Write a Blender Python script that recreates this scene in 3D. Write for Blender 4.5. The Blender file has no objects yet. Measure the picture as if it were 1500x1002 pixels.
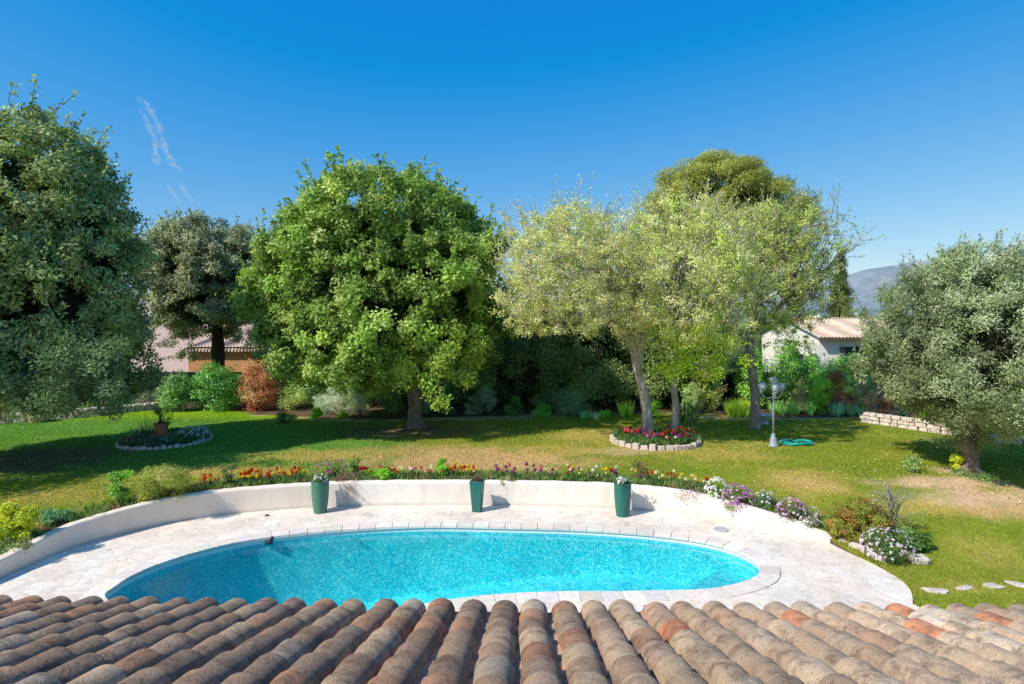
import bpy, math, random
import numpy as np
from mathutils import Vector, Matrix
from mathutils.geometry import delaunay_2d_cdt

# ------------------------------------------------------------------ basics
F, HY, CX, H = 870.0, 472.0, 750.0, 4.8          # focal length in photo pixels, horizon row, centre column, eye height
SC = bpy.context.scene
COL = SC.collection
rng = np.random.default_rng(7)
random.seed(7)

def sstep(a, b, x):
    t = np.clip((np.asarray(x, float) - a) / (b - a), 0, 1)
    return t * t * (3 - 2 * t)

def gz(X, Y):
    """height of the lawn"""
    X = np.asarray(X, float); Y = np.asarray(Y, float)
    L = 0.02 + 0.56 * sstep(6.5, 15.6, Y)
    R = -0.03 + 0.61 * sstep(11.3, 17.0, Y)
    t = sstep(2.5, 6.5, X)
    z = L * (1 - t) + R * t
    z = z + 0.05 * np.sin(X * .35 + 1) * np.sin(Y * .3) * sstep(17, 22, Y)
    return z

def deck(x, y, z=0.0):
    Y = F * (H - z) / (y - HY)
    return ((x - CX) / F * Y, Y)

def ground(x, y):
    z = 0.5
    for _ in range(30):
        Y = F * (H - z) / (y - HY)
        X = (x - CX) / F * Y
        z = 0.5 * z + 0.5 * float(gz(X, Y))
    return X, Y, float(gz(X, Y))

def at(x, y, Y):
    return ((x - CX) / F * Y, Y, H - (y - HY) / F * Y)

def smooth_poly(P, n=8, closed=True):
    P = [np.array(p, float) for p in P]
    out = []
    N = len(P)
    rngi = range(N) if closed else range(N - 1)
    for i in rngi:
        if closed:
            a, b, c, d = P[(i-1) % N], P[i], P[(i+1) % N], P[(i+2) % N]
        else:
            a, b, c, d = P[max(i-1, 0)], P[i], P[i+1], P[min(i+2, N-1)]
        for k in range(n):
            t = k / n
            out.append(0.5 * ((2*b) + (-a+c)*t + (2*a-5*b+4*c-d)*t*t + (-a+3*b-3*c+d)*t**3))
    if not closed:
        out.append(P[-1])
    return np.array(out)

def inside(poly, x, y):
    x = np.asarray(x); y = np.asarray(y)
    res = np.zeros(x.shape, bool)
    n = len(poly)
    for i in range(n):
        x1, y1 = poly[i][0], poly[i][1]; x2, y2 = poly[(i+1) % n][0], poly[(i+1) % n][1]
        if y1 == y2: continue
        c = ((y1 > y) != (y2 > y)) & (x < (x2 - x1) * (y - y1) / (y2 - y1) + x1)
        res ^= c
    return res

def dist_poly(poly, x, y, closed=False):
    x = np.asarray(x, float); y = np.asarray(y, float)
    d = np.full(x.shape, 1e9)
    n = len(poly)
    for i in range(n if closed else n - 1):
        a = poly[i][:2]; b = poly[(i+1) % n][:2]
        dx, dy = b[0]-a[0], b[1]-a[1]
        L = dx*dx + dy*dy + 1e-12
        t = np.clip(((x-a[0])*dx + (y-a[1])*dy) / L, 0, 1)
        d = np.minimum(d, np.hypot(x - a[0] - t*dx, y - a[1] - t*dy))
    return d

# ------------------------------------------------------------------ materials
class NT:
    def __init__(s, name):
        s.m = bpy.data.materials.new(name); s.m.use_nodes = True
        s.t = s.m.node_tree; s.t.nodes.clear()
        s.out = s.t.nodes.new('ShaderNodeOutputMaterial')
    def n(s, typ, ins=None, **kw):
        nd = s.t.nodes.new('ShaderNode' + typ)
        for k, v in kw.items(): setattr(nd, k, v)
        for k, v in (ins or {}).items():
            sock = nd.inputs[k]
            if isinstance(v, bpy.types.NodeSocket): s.t.links.new(v, sock)
            else: sock.default_value = v
        return nd
    def coord(s, what='Object'):
        return s.n('TexCoord').outputs[what]
    def pos(s):
        return s.n('NewGeometry').outputs['Position']
    def noise(s, scale, detail=4, rough=.6, vec=None, dist=0.0):
        nd = s.n('TexNoise', {'Scale': scale, 'Detail': detail, 'Roughness': rough, 'Distortion': dist})
        if vec is not None: s.t.links.new(vec, nd.inputs['Vector'])
        return nd
    def ramp(s, fac, stops, interp='LINEAR'):
        nd = s.n('ValToRGB', {'Fac': fac}); cr = nd.color_ramp; cr.interpolation = interp
        while len(cr.elements) > 1: cr.elements.remove(cr.elements[-1])
        for i, (p, c) in enumerate(stops):
            if not hasattr(c, '__len__'): c = (c, c, c)
            e = cr.elements[0] if i == 0 else cr.elements.new(p)
            e.position = p; e.color = (c[0], c[1], c[2], 1)
        return nd.outputs['Color']
    def mix(s, fac, a, b, mode='MIX'):
        nd = s.n('Mix', data_type='RGBA', blend_type=mode)
        for k, v in ((0, fac), (6, a), (7, b)):
            if isinstance(v, bpy.types.NodeSocket): s.t.links.new(v, nd.inputs[k])
            elif k and len(v) == 3: nd.inputs[k].default_value = (*v, 1)
            else: nd.inputs[k].default_value = v
        return nd.outputs[2]
    def math(s, op, a, b=0.0):
        nd = s.n('Math', operation=op)
        for k, v in ((0, a), (1, b)):
            if isinstance(v, bpy.types.NodeSocket): s.t.links.new(v, nd.inputs[k])
            else: nd.inputs[k].default_value = v
        return nd.outputs[0]
    def bump(s, h, strength=.3, dist=.02, nrm=None):
        nd = s.n('Bump', {'Height': h, 'Strength': strength, 'Distance': dist})
        if nrm is not None: s.t.links.new(nrm, nd.inputs['Normal'])
        return nd.outputs['Normal']
    def pbr(s, col, rough=.7, normal=None, spec=.3, **kw):
        p = s.n('BsdfPrincipled', {'Roughness': rough, 'Specular IOR Level': spec, **kw})
        if isinstance(col, bpy.types.NodeSocket): s.t.links.new(col, p.inputs['Base Color'])
        else: p.inputs['Base Color'].default_value = (*col, 1)
        if normal is not None: s.t.links.new(normal, p.inputs['Normal'])
        return p.outputs[0]
    def done(s, sh):
        s.t.links.new(sh, s.out.inputs['Surface']); return s.m

def mat_leaf(name, trans=.34, gloss=.22, rough=.45):
    k = NT(name)
    c = k.n('Attribute', attribute_name='Col').outputs['Color']
    p = k.pbr(c, rough, spec=gloss)
    tc = k.mix(1.0, c, (1.25, 1.35, .5), 'MULTIPLY')
    tr = k.n('BsdfTranslucent', {'Color': tc}).outputs[0]
    ms = k.n('MixShader', {0: trans, 1: p, 2: tr}).outputs[0]
    return k.done(ms)

def mat_plain(name, col, rough=.6, spec=.3, var=.15, scale=6, bump=.0, dark=None, **kw):
    k = NT(name)
    n = k.noise(scale, 5, .6, k.coord())
    lo = tuple(c * (1 - var) for c in (dark or col)); hi = tuple(min(1, c * (1 + var)) for c in col)
    c = k.ramp(n.outputs['Fac'], [(.3, lo), (.7, hi)])
    nr = None
    if bump:
        n2 = k.noise(scale * 6, 6, .7, k.coord()); nr = k.bump(n2.outputs['Fac'], bump, .01)
    return k.done(k.pbr(c, rough, nr, spec, **kw))

def mat_bark(name, a, b, scale=9):
    k = NT(name)
    mp = k.n('Mapping', {'Vector': k.coord(), 'Scale': (1, 1, .22)}).outputs[0]
    n = k.noise(scale, 7, .7, mp, .6)
    v = k.noise(3.0, 3, .6, k.coord())
    c = k.ramp(n.outputs['Fac'], [(.32, tuple(x * .35 for x in a)), (.5, a), (.68, b)])
    c = k.mix(v.outputs['Fac'], c, k.mix(.5, c, b))
    nr = k.bump(n.outputs['Fac'], 1.0, .05)
    return k.done(k.pbr(c, .9, nr, .1))

M = {}
M['leaf'] = mat_leaf('leaf_foliage')
M['leaf_dull'] = mat_leaf('dull_leaf_foliage', .25, .2, .6)
M['leaf_glossy'] = mat_leaf('glossy_leaf_foliage', .25, .5, .35)
M['petal'] = mat_leaf('petal', .3, .1, .7)
M['bark_grey'] = mat_bark('grey_bark', (.34, .30, .26), (.72, .67, .60))
M['bark_brown'] = mat_bark('brown_bark', (.19, .14, .11), (.38, .31, .25))
M['bark_mottled'] = mat_bark('mottled_bark', (.27, .21, .17), (.62, .54, .46), 14)
M['bark_dark'] = mat_bark('dark_bark', (.04, .03, .025), (.10, .08, .06))
M['twig'] = mat_plain('twig', (.13, .10, .07), .9, .1)
M['twig_pale'] = mat_plain('pale_twig', (.30, .26, .20), .9, .1)

# lawn / terrain
def lawn_mat():
    k = NT('lawn_ground')
    c = k.n('Attribute', attribute_name='Col').outputs['Color']
    P = k.pos()
    n1 = k.noise(.9, 6, .65, P); n2 = k.noise(22, 5, .75, P); n3 = k.noise(5, 5, .7, P)
    f1 = k.ramp(n1.outputs['Fac'], [(.3, (.80, .82, .8)), (.7, (1.2, 1.1, 1.05))])
    f2 = k.ramp(n2.outputs['Fac'], [(.32, (.62, .62, .6)), (.68, (1.35, 1.3, 1.2))])
    f3 = k.ramp(n3.outputs['Fac'], [(.35, (.84, .9, .8)), (.65, (1.22, 1.08, 1.1))])
    c = k.mix(1, c, f1, 'MULTIPLY'); c = k.mix(1, c, f2, 'MULTIPLY'); c = k.mix(1, c, f3, 'MULTIPLY')
    nr = k.bump(n2.outputs['Fac'], .7, .05)
    return k.done(k.pbr(c, .95, nr, .05))
M['lawn'] = lawn_mat()
def grass_mat():
    k = NT('grass_blade')
    c = k.n('Attribute', attribute_name='Col').outputs['Color']
    p = k.pbr(c, .7, spec=.15)
    tr = k.n('BsdfTranslucent', {'Color': k.mix(1, c, (1.2, 1.2, .6), 'MULTIPLY')}).outputs[0]
    return k.done(k.n('MixShader', {0: .3, 1: p, 2: tr}).outputs[0])
M['grass'] = grass_mat()

def deck_mat():
    k = NT('crazy_paving_stone')
    P = k.pos()
    mp = k.n('Mapping', {'Vector': P, 'Scale': (1, 1, 0)}).outputs[0]
    nz = k.noise(1.6, 3, .6, mp)
    wv = k.n('VectorMath', {0: mp, 1: k.n('VectorMath', {0: nz.outputs['Color'], 1: (.45, .45, 0)}, operation='MULTIPLY').outputs[0]}, operation='ADD').outputs[0]
    vo = k.n('TexVoronoi', {'Vector': wv, 'Scale': 2.1}, feature='DISTANCE_TO_EDGE')
    vc = k.n('TexVoronoi', {'Vector': wv, 'Scale': 2.1}, feature='F1')
    cell = k.n('SeparateColor', {0: vc.outputs['Color']}).outputs[0]
    stone = k.ramp(cell, [(0, (.76, .69, .63)), (.2, (.82, .77, .71)), (.45, (.78, .70, .64)), (.62, (.84, .80, .76)), (.8, (.74, .71, .68)), (1, (.80, .72, .65))])
    big = k.noise(.55, 5, .65, P); fine = k.noise(14, 6, .7, P); med = k.noise(3.2, 6, .7, P, .8)
    c = k.mix(1, stone, k.ramp(big.outputs['Fac'], [(.35, (.88, .86, .85)), (.62, (1.06, 1.06, 1.06))]), 'MULTIPLY')
    c = k.mix(1, c, k.ramp(med.outputs['Fac'], [(.34, (.80, .78, .77)), (.50, (1.0, 1.0, 1.0)), (.7, (1.06, 1.05, 1.04))]), 'MULTIPLY')
    c = k.mix(1, c, k.ramp(fine.outputs['Fac'], [(.32, (.84, .84, .84)), (.55, (1.03, 1.03, 1.03))]), 'MULTIPLY')
    jn = k.noise(2.3, 3, .6, P)
    jcol = k.ramp(jn.outputs['Fac'], [(.45, (.72, .66, .61)), (.60, (.60, .53, .47)), (.72, (.34, .28, .23))])
    jw = k.ramp(vo.outputs['Distance'], [(.0, .8), (.018, .5), (.04, 0.0)])
    c = k.mix(k.n('SeparateColor', {0: jw}).outputs[0], c, jcol)
    c = k.mix(1, c, (1.04, .98, .885), 'MULTIPLY')
    hgt = k.math('ADD', k.ramp(vo.outputs['Distance'], [(0, 0.0), (.07, 1.0)]), k.math('MULTIPLY', med.outputs['Fac'], .6))
    nr = k.bump(hgt, .22, .012)
    return k.done(k.pbr(c, .85, nr, .15))
M['deck'] = deck_mat()

def plaster_mat(name, col, stain=.5, warm=(.55, .47, .38)):
    k = NT(name)
    P = k.pos()
    mp = k.n('Mapping', {'Vector': P, 'Scale': (1, 1, .25)}).outputs[0]
    n = k.noise(3.5, 6, .7, mp); n2 = k.noise(30, 4, .6, P); n3 = k.noise(1.1, 3, .5, P)
    c = k.mix(k.ramp(n.outputs['Fac'], [(.45, 0.0), (.75, stain)]), col, warm)
    c = k.mix(k.ramp(n3.outputs['Fac'], [(.5, 0.0), (.8, stain * .6)]), c, tuple(x * .8 for x in col))
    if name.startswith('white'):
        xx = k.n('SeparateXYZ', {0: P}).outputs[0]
        bounce_tint = k.ramp(k.math('MULTIPLY', k.math('ADD', xx, 10.0), .1), [(.25, .55), (.62, .0)])  # tan toward the left end: warm bounced light painted into the plaster colour
        c = k.mix(bounce_tint, c, (.80, .62, .44))
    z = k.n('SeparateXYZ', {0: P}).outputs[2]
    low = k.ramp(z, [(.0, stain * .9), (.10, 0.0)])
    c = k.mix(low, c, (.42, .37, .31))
    return k.done(k.pbr(c, .9, k.bump(n2.outputs['Fac'], .25, .01), .1))
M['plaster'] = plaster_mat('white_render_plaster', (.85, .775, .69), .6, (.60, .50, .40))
M['pink_wall'] = plaster_mat('pink_render', (.80, .58, .54), .2)
M['orange_wall'] = plaster_mat('orange_render', (.62, .30, .13), .2)
M['house_wall'] = plaster_mat('house_render', (.84, .77, .66), .25)

def coping_mat():
    k = NT('pale_coping_stone')
    c = k.n('Attribute', attribute_name='Col').outputs['Color']
    n = k.noise(9, 6, .7, k.pos())
    c = k.mix(1, c, k.ramp(n.outputs['Fac'], [(.3, (.82, .8, .78)), (.6, (1.05, 1.05, 1.05))]), 'MULTIPLY')
    return k.done(k.pbr(c, .8, k.bump(n.outputs['Fac'], .3, .01), .2))
M['coping'] = coping_mat()

def rock_mat(name='limestone_rock', tint=(1.12, 1.1, 1.08)):
    k = NT(name)
    n = k.noise(6, 7, .7, k.coord(), .3); n2 = k.noise(1.5, 3, .6, k.pos())
    c = k.ramp(n.outputs['Fac'], [(.3, (.28*tint[0], .24*tint[1], .20*tint[2])), (.5, (.55*tint[0], .48*tint[1], .42*tint[2])), (.72, (.72*tint[0], .67*tint[1], .62*tint[2]))])
    c = k.mix(k.math('MULTIPLY', n2.outputs['Fac'], .5), c, (.52, .40, .33))
    return k.done(k.pbr(c, .9, k.bump(n.outputs['Fac'], .8, .04), .1))
M['rock'] = rock_mat()
M['rock_pale'] = rock_mat('pale_rock', (1.3, 1.26, 1.22))
M['soil'] = mat_plain('soil', (.12, .085, .06), .95, .05, .4, 12, .8)

def pool_wall_mat():
    k = NT('pool_caustic_mosaic')
    P = k.pos()
    v = k.n('TexVoronoi', {'Vector': P, 'Scale': 38.0, 'Randomness': 1.0}, feature='F1')  # speckled cells carry water sparkle painted into the lining colour
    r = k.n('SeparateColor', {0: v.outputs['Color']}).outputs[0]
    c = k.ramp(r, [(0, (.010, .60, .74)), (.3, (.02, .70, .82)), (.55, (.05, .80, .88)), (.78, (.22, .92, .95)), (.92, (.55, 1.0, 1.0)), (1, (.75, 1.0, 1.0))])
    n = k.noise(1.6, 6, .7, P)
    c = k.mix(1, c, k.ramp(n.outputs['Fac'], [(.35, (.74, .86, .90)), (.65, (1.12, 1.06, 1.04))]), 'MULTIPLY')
    z = k.n('SeparateXYZ', {0: P}).outputs[2]
    band = k.ramp(k.math('ADD', z, .5), [(.38, 0.0), (.395, 1.0)])
    c = k.mix(band, c, (.80, .80, .78))
    return k.done(k.pbr(c, .5, None, .2))
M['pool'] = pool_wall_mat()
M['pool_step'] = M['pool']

def water_mat():
    k = NT('clear_pool_water')
    P = k.pos()
    n = k.noise(2.2, 4, .55, P, .4); n2 = k.noise(9, 3, .5, P)
    h = k.math('ADD', n.outputs['Fac'], k.math('MULTIPLY', n2.outputs['Fac'], .25))
    nr = k.bump(h, .22, .04)
    tr = k.n('BsdfTransparent', {'Color': (.68, .985, .99, 1)}).outputs[0]
    gl = k.n('BsdfGlossy', {'Color': (1, 1, 1, 1), 'Roughness': .03, 'Normal': nr}).outputs[0]
    fr = k.n('Fresnel', {'IOR': 1.33, 'Normal': nr}).outputs[0]
    return k.done(k.n('MixShader', {0: fr, 1: tr, 2: gl}).outputs[0])
M['water'] = water_mat()

def tile_mat():
    k = NT('weathered_terracotta_tile')
    c = k.n('Attribute', attribute_name='Col').outputs['Color']
    P = k.pos()
    n1 = k.noise(7, 7, .72, P, .5); n2 = k.noise(42, 6, .75, P); n3 = k.noise(2.2, 4, .6, P); n4 = k.noise(95, 3, .7, P)
    c = k.mix(1, c, k.ramp(n1.outputs['Fac'], [(.30, (.62, .57, .53)), (.5, (1, 1, 1)), (.70, (1.32, 1.27, 1.16))]), 'MULTIPLY')
    lich = k.math('MULTIPLY', k.ramp(n2.outputs['Fac'], [(.49, 0.0), (.60, 1.0)]), k.ramp(n3.outputs['Fac'], [(.42, .04), (.68, .5)]))
    c = k.mix(lich, c, (.66, .53, .36))
    c = k.mix(k.ramp(n4.outputs['Fac'], [(.30, .85), (.45, 0.0)]), c, (.10, .075, .06))
    soot = k.math('MULTIPLY', k.ramp(n1.outputs['Fac'], [(.35, 1.0), (.5, 0.0)]), .45)
    c = k.mix(soot, c, (.14, .10, .085))
    h = k.math('ADD', n2.outputs['Fac'], k.math('MULTIPLY', n4.outputs['Fac'], .6))
    nr = k.bump(h, .9, .016, k.bump(n1.outputs['Fac'], .5, .025))
    return k.done(k.pbr(c, .92, nr, .08))
M['tile'] = tile_mat()

def far_tile_mat():
    k = NT('distant_roof_tiles')
    O = k.coord()
    w = k.n('TexWave', {'Vector': O, 'Scale': 1.6, 'Distortion': .6}, bands_direction='X')
    n = k.noise(1.3, 5, .7, O)
    c = k.ramp(n.outputs['Fac'], [(.3, (.58, .42, .31)), (.7, (.76, .62, .50))])
    c = k.mix(1, c, k.ramp(w.outputs['Fac'], [(.1, (.75, .72, .7)), (.6, (1.08, 1.08, 1.08))]), 'MULTIPLY')
    return k.done(k.pbr(c, .9, k.bump(w.outputs['Fac'], .8, .08), .1))
M['far_tile'] = far_tile_mat()

def glaze_mat(name, a, b):
    k = NT(name)
    n = k.noise(4, 5, .6, k.coord(), .5)
    z = k.n('SeparateXYZ', {0: k.coord()}).outputs[2]
    c = k.mix(n.outputs['Fac'], a, b)
    c = k.mix(k.ramp(z, [(.35, .45), (.85, 0.0)]), c, tuple(x * .8 + .02 for x in b))
    n2 = k.noise(25, 4, .6, k.coord())
    c = k.mix(k.ramp(n2.outputs['Fac'], [(.55, 0.0), (.75, .4)]), c, tuple(x * .5 for x in a))
    return k.done(k.pbr(c, .42, k.bump(n2.outputs['Fac'], .12, .01), .3))
M['glaze_green'] = glaze_mat('green_glaze', (.045, .155, .10), (.085, .22, .155))
M['glaze_teal'] = glaze_mat('teal_glaze', (.012, .115, .095), (.03, .17, .14))
M['terracotta'] = mat_plain('terracotta', (.48, .20, .11), .85, .1, .25, 7, .3)
M['terracotta_pale'] = mat_plain('pale_terracotta', (.60, .38, .26), .85, .1, .25, 7, .3)
M['lamp_metal'] = mat_plain('white_painted_metal', (.30, .33, .37), .45, .4, .1)
def globe_mat():
    k = NT('smoked_globe')
    p = k.pbr((.55, .62, .72), .12, spec=.8)
    t = k.n('BsdfTransparent', {'Color': (.8, .88, .95, 1)}).outputs[0]
    return k.done(k.n('MixShader', {0: .45, 1: p, 2: t}).outputs[0])
M['globe'] = globe_mat()
M['hose'] = mat_plain('turquoise_hose', (.01, .36, .33), .5, .3, .2)
M['white_pot'] = mat_plain('white_pot', (.68, .68, .67), .6, .3, .1)
M['fence'] = mat_plain('dark_green_mesh', (.012, .022, .028), .8, .1, .3, 2)
M['fence_post'] = mat_plain('dark_fence_post', (.02, .035, .03), .6, .2)
M['shutter'] = mat_plain('grey_shutter', (.16, .17, .18), .7, .2)
M['green_shutter'] = mat_plain('olive_shutter', (.18, .22, .10), .7, .2)
M['glass'] = mat_plain('dark_window_glass', (.03, .04, .05), .1, .6)
M['wood'] = mat_plain('weathered_wood', (.20, .13, .08), .8, .1, .3, 9, .3)
M['gutter'] = mat_plain('brown_eave', (.16, .09, .06), .8, .1)
M['duck'] = mat_plain('dark_float', (.02, .03, .04), .5, .3)
M['grey_lid'] = mat_plain('grey_lid', (.46, .44, .43), .7, .2, .15)
M['rusty'] = mat_plain('rusty_iron', (.10, .06, .04), .8, .2)

def hill_mat():
    k = NT('hazy_mountain')
    P = k.pos()
    z = k.n('SeparateXYZ', {0: P}).outputs[2]
    n = k.noise(.006, 8, .7, P); n2 = k.noise(.03, 6, .75, P); n3 = k.noise(.002, 4, .5, P)
    c = k.ramp(n.outputs['Fac'], [(.34, (.085, .10, .12)), (.47, (.15, .145, .16)), (.56, (.20, .175, .185)), (.7, (.25, .22, .21))])
    c = k.mix(k.ramp(n3.outputs['Fac'], [(.45, 0.0), (.65, .5)]), c, (.19, .14, .14))
    c = k.mix(k.ramp(n2.outputs['Fac'], [(.42, .7), (.52, 0.0)]), c, (.06, .085, .075))
    h = k.math('ADD', z, k.math('MULTIPLY', n2.outputs['Fac'], 60.0))
    hi = k.ramp(k.math('DIVIDE', h, 500.0), [(.66, 0.0), (.72, .75)])
    hi = k.math('MULTIPLY', hi, k.ramp(n2.outputs['Fac'], [(.40, 0.0), (.55, 1.0)]))
    c = k.mix(hi, c, (.46, .44, .42))
    lo = k.ramp(k.math('DIVIDE', h, 500.0), [(.10, .9), (.28, 0.0)])
    c = k.mix(lo, c, (.07, .11, .075))
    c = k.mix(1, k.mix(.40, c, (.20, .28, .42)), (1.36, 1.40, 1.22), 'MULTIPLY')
    return k.done(k.pbr(c, 1.0, k.bump(n2.outputs['Fac'], .8, 14.0), .0))
M['hill'] = hill_mat()

def trail_mat():
    k = NT('thin_vapour')
    u = k.n('TexCoord').outputs['UV']
    sx = k.n('SeparateXYZ', {0: u})
    n = k.noise(1.0, 6, .65, k.n('Mapping', {'Vector': u, 'Scale': (14, 2.0, 1)}).outputs[0], .8)
    v = k.math('SUBTRACT', 1.0, k.math('ABSOLUTE', k.math('MULTIPLY', k.math('SUBTRACT', sx.outputs[1], .5), 2.0)))
    e = k.ramp(sx.outputs[0], [(0, 0.0), (.15, .8), (.5, .6), (.8, 1.0), (1, 0.0)])
    a = k.math('MULTIPLY', k.math('MULTIPLY', v, e), k.ramp(n.outputs['Fac'], [(.36, 0.0), (.68, 1.0)]))
    a = k.math('MINIMUM', k.math('MULTIPLY', a, 1.25), .85)
    d = k.n('BsdfDiffuse', {'Color': (.9, .9, .9, 1)}).outputs[0]
    t2 = k.n('BsdfTranslucent', {'Color': (.9, .9, .9, 1)}).outputs[0]
    w = k.n('MixShader', {0: .5, 1: d, 2: t2}).outputs[0]
    t = k.n('BsdfTransparent').outputs[0]
    return k.done(k.n('MixShader', {0: a, 1: t, 2: w}).outputs[0])
M['trail'] = trail_mat()

# ------------------------------------------------------------------ mesh helpers
def link(o, parent=None):
    COL.objects.link(o)
    if parent is not None: o.parent = parent
    return o

def tag(o, label=None, cat=None, group=None, kind=None):
    if label: o['label'] = label
    if cat: o['category'] = cat
    if group: o['group'] = group
    if kind: o['kind'] = kind
    return o

def empty(name, loc, label, cat, group=None, rz=0):
    o = bpy.data.objects.new(name, None); link(o)
    o.empty_display_size = .1
    o.location = loc; o.rotation_euler = (0, 0, rz)
    return tag(o, label, cat, group)

def fast(name, V, Fc, mat, parent=None, cols=None, smooth=False, origin=None):
    """one mesh object out of numpy arrays; all faces have the same corner count"""
    V = np.asarray(V, np.float32); Fc = np.asarray(Fc, np.int32)
    if origin is not None: V = V - np.asarray(origin, np.float32)
    me = bpy.data.meshes.new(name)
    k = Fc.shape[1]
    me.vertices.add(len(V)); me.vertices.foreach_set('co', V.ravel())
    me.loops.add(Fc.size); me.loops.foreach_set('vertex_index', Fc.ravel())
    me.polygons.add(len(Fc)); me.polygons.foreach_set('loop_start', np.arange(0, Fc.size, k, dtype=np.int32))
    if smooth: me.polygons.foreach_set('use_smooth', np.ones(len(Fc), bool))
    me.update(calc_edges=True)
    if cols is not None:
        a = me.color_attributes.new('Col', 'FLOAT_COLOR', 'POINT')
        c = np.ones((len(V), 4), np.float32); c[:, :3] = cols
        a.data.foreach_set('color', c.ravel())
    me.materials.append(mat)
    o = bpy.data.objects.new(name, me)
    link(o, parent)
    if parent is None and origin is not None: o.location = tuple(float(x) for x in origin)
    return o

class MB:
    """collects polygons of any size with a colour and material slot per piece"""
    def __init__(s): s.v = []; s.f = []; s.c = []; s.mi = []
    def add(s, V, Fs, col=(1, 1, 1), mi=0):
        b = len(s.v)
        s.v += [tuple(map(float, p)) for p in V]
        s.f += [tuple(b + i for i in f) for f in Fs]
        s.c += [tuple(col)] * len(V); s.mi += [mi] * len(Fs)
        return s
    def box(s, c, d, col=(1, 1, 1), mi=0, rot=0.0, taper=1.0):
        x, y, z = d[0]/2, d[1]/2, d[2]/2
        P = [(-x, -y, -z), (x, -y, -z), (x, y, -z), (-x, y, -z), (-x*taper, -y*taper, z), (x*taper, -y*taper, z), (x*taper, y*taper, z), (-x*taper, y*taper, z)]
        cr, sr = math.cos(rot), math.sin(rot)
        P = [(c[0] + p[0]*cr - p[1]*sr, c[1] + p[0]*sr + p[1]*cr, c[2] + p[2]) for p in P]
        return s.add(P, [(3, 2, 1, 0), (4, 5, 6, 7), (0, 1, 5, 4), (1, 2, 6, 5), (2, 3, 7, 6), (3, 0, 4, 7)], col, mi)
    def lathe(s, prof, c=(0, 0, 0), n=24, col=(1, 1, 1), mi=0, capb=True, capt=False, sides=None):
        V = []; Fs = []
        off = math.pi / 4 if n == 4 else 0
        for r, z in prof:
            for i in range(n):
                a = 2 * math.pi * i / n + off
                V.append((c[0] + r * math.cos(a), c[1] + r * math.sin(a), c[2] + z))
        for j in range(len(prof) - 1):
            for i in range(n):
                Fs.append((j*n + i, j*n + (i+1) % n, (j+1)*n + (i+1) % n, (j+1)*n + i))
        if capb: Fs.append(tuple(range(n - 1, -1, -1)))
        if capt: Fs.append(tuple((len(prof)-1)*n + i for i in range(n)))
        return s.add(V, Fs, col, mi)
    def tube(s, pts, rad, n=7, col=(1, 1, 1), mi=0, cap=True):
        pts = [np.array(p, float) for p in pts]
        if not hasattr(rad, '__len__'): rad = [rad] * len(pts)
        V = []; Fs = []
        ref = np.array([0, 0, 1.0])
        for i, p in enumerate(pts):
            t = pts[min(i+1, len(pts)-1)] - pts[max(i-1, 0)]
            t = t / (np.linalg.norm(t) + 1e-9)
            r0 = ref if abs(t[2]) < .95 else np.array([1.0, 0, 0])
            if i == 0: u = np.cross(t, r0)
            else: u = u - t * np.dot(u, t)
            u = u / (np.linalg.norm(u) + 1e-9); w = np.cross(t, u)
            for k in range(n):
                a = 2 * math.pi * k / n
                V.append(p + rad[i] * (math.cos(a) * u + math.sin(a) * w))
        for j in range(len(pts) - 1):
            for i in range(n):
                Fs.append((j*n + i, j*n + (i+1) % n, (j+1)*n + (i+1) % n, (j+1)*n + i))
        if cap:
            Fs.append(tuple(range(n - 1, -1, -1))); Fs.append(tuple((len(pts)-1)*n + i for i in range(n)))
        return s.add(V, Fs, col, mi)
    def sphere(s, c, r, n=14, m=9, col=(1, 1, 1), mi=0, sq=(1, 1, 1)):
        V = [(c[0], c[1], c[2] - r*sq[2])]; Fs = []
        for j in range(1, m):
            a = math.pi * j / m
            for i in range(n):
                b = 2 * math.pi * i / n
                V.append((c[0] + r*sq[0]*math.sin(a)*math.cos(b), c[1] + r*sq[1]*math.sin(a)*math.sin(b), c[2] - r*sq[2]*math.cos(a)))
        V.append((c[0], c[1], c[2] + r*sq[2]))
        for i in range(n):
            Fs.append((0, 1 + (i+1) % n, 1 + i))
            Fs.append((len(V)-1, 1 + (m-2)*n + i, 1 + (m-2)*n + (i+1) % n))
        for j in range(m - 2):
            for i in range(n):
                Fs.append((1 + j*n + i, 1 + j*n + (i+1) % n, 1 + (j+1)*n + (i+1) % n, 1 + (j+1)*n + i))
        return s.add(V, Fs, col, mi)
    def build(s, name, mats, parent=None, smooth=False, origin=None, bevel=0):
        me = bpy.data.meshes.new(name)
        V = s.v
        if origin is not None: V = [(p[0]-origin[0], p[1]-origin[1], p[2]-origin[2]) for p in V]
        me.from_pydata(V, [], s.f); me.update()
        a = me.color_attributes.new('Col', 'FLOAT_COLOR', 'POINT')
        a.data.foreach_set('color', np.array([(*c, 1.0) for c in s.c], np.float32).ravel())
        if not isinstance(mats, (list, tuple)): mats = [mats]
        for m in mats: me.materials.append(m)
        me.polygons.foreach_set('material_index', s.mi)
        if smooth: me.polygons.foreach_set('use_smooth', [True] * len(me.polygons))
        o = bpy.data.objects.new(name, me); link(o, parent)
        if parent is None and origin is not None: o.location = origin
        if bevel:
            b = o.modifiers.new('bevel', 'BEVEL'); b.width = bevel; b.segments = 2; b.limit_method = 'ANGLE'
        return o

def unit(a): return a / (np.linalg.norm(a, axis=-1, keepdims=True) + 1e-9)

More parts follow.
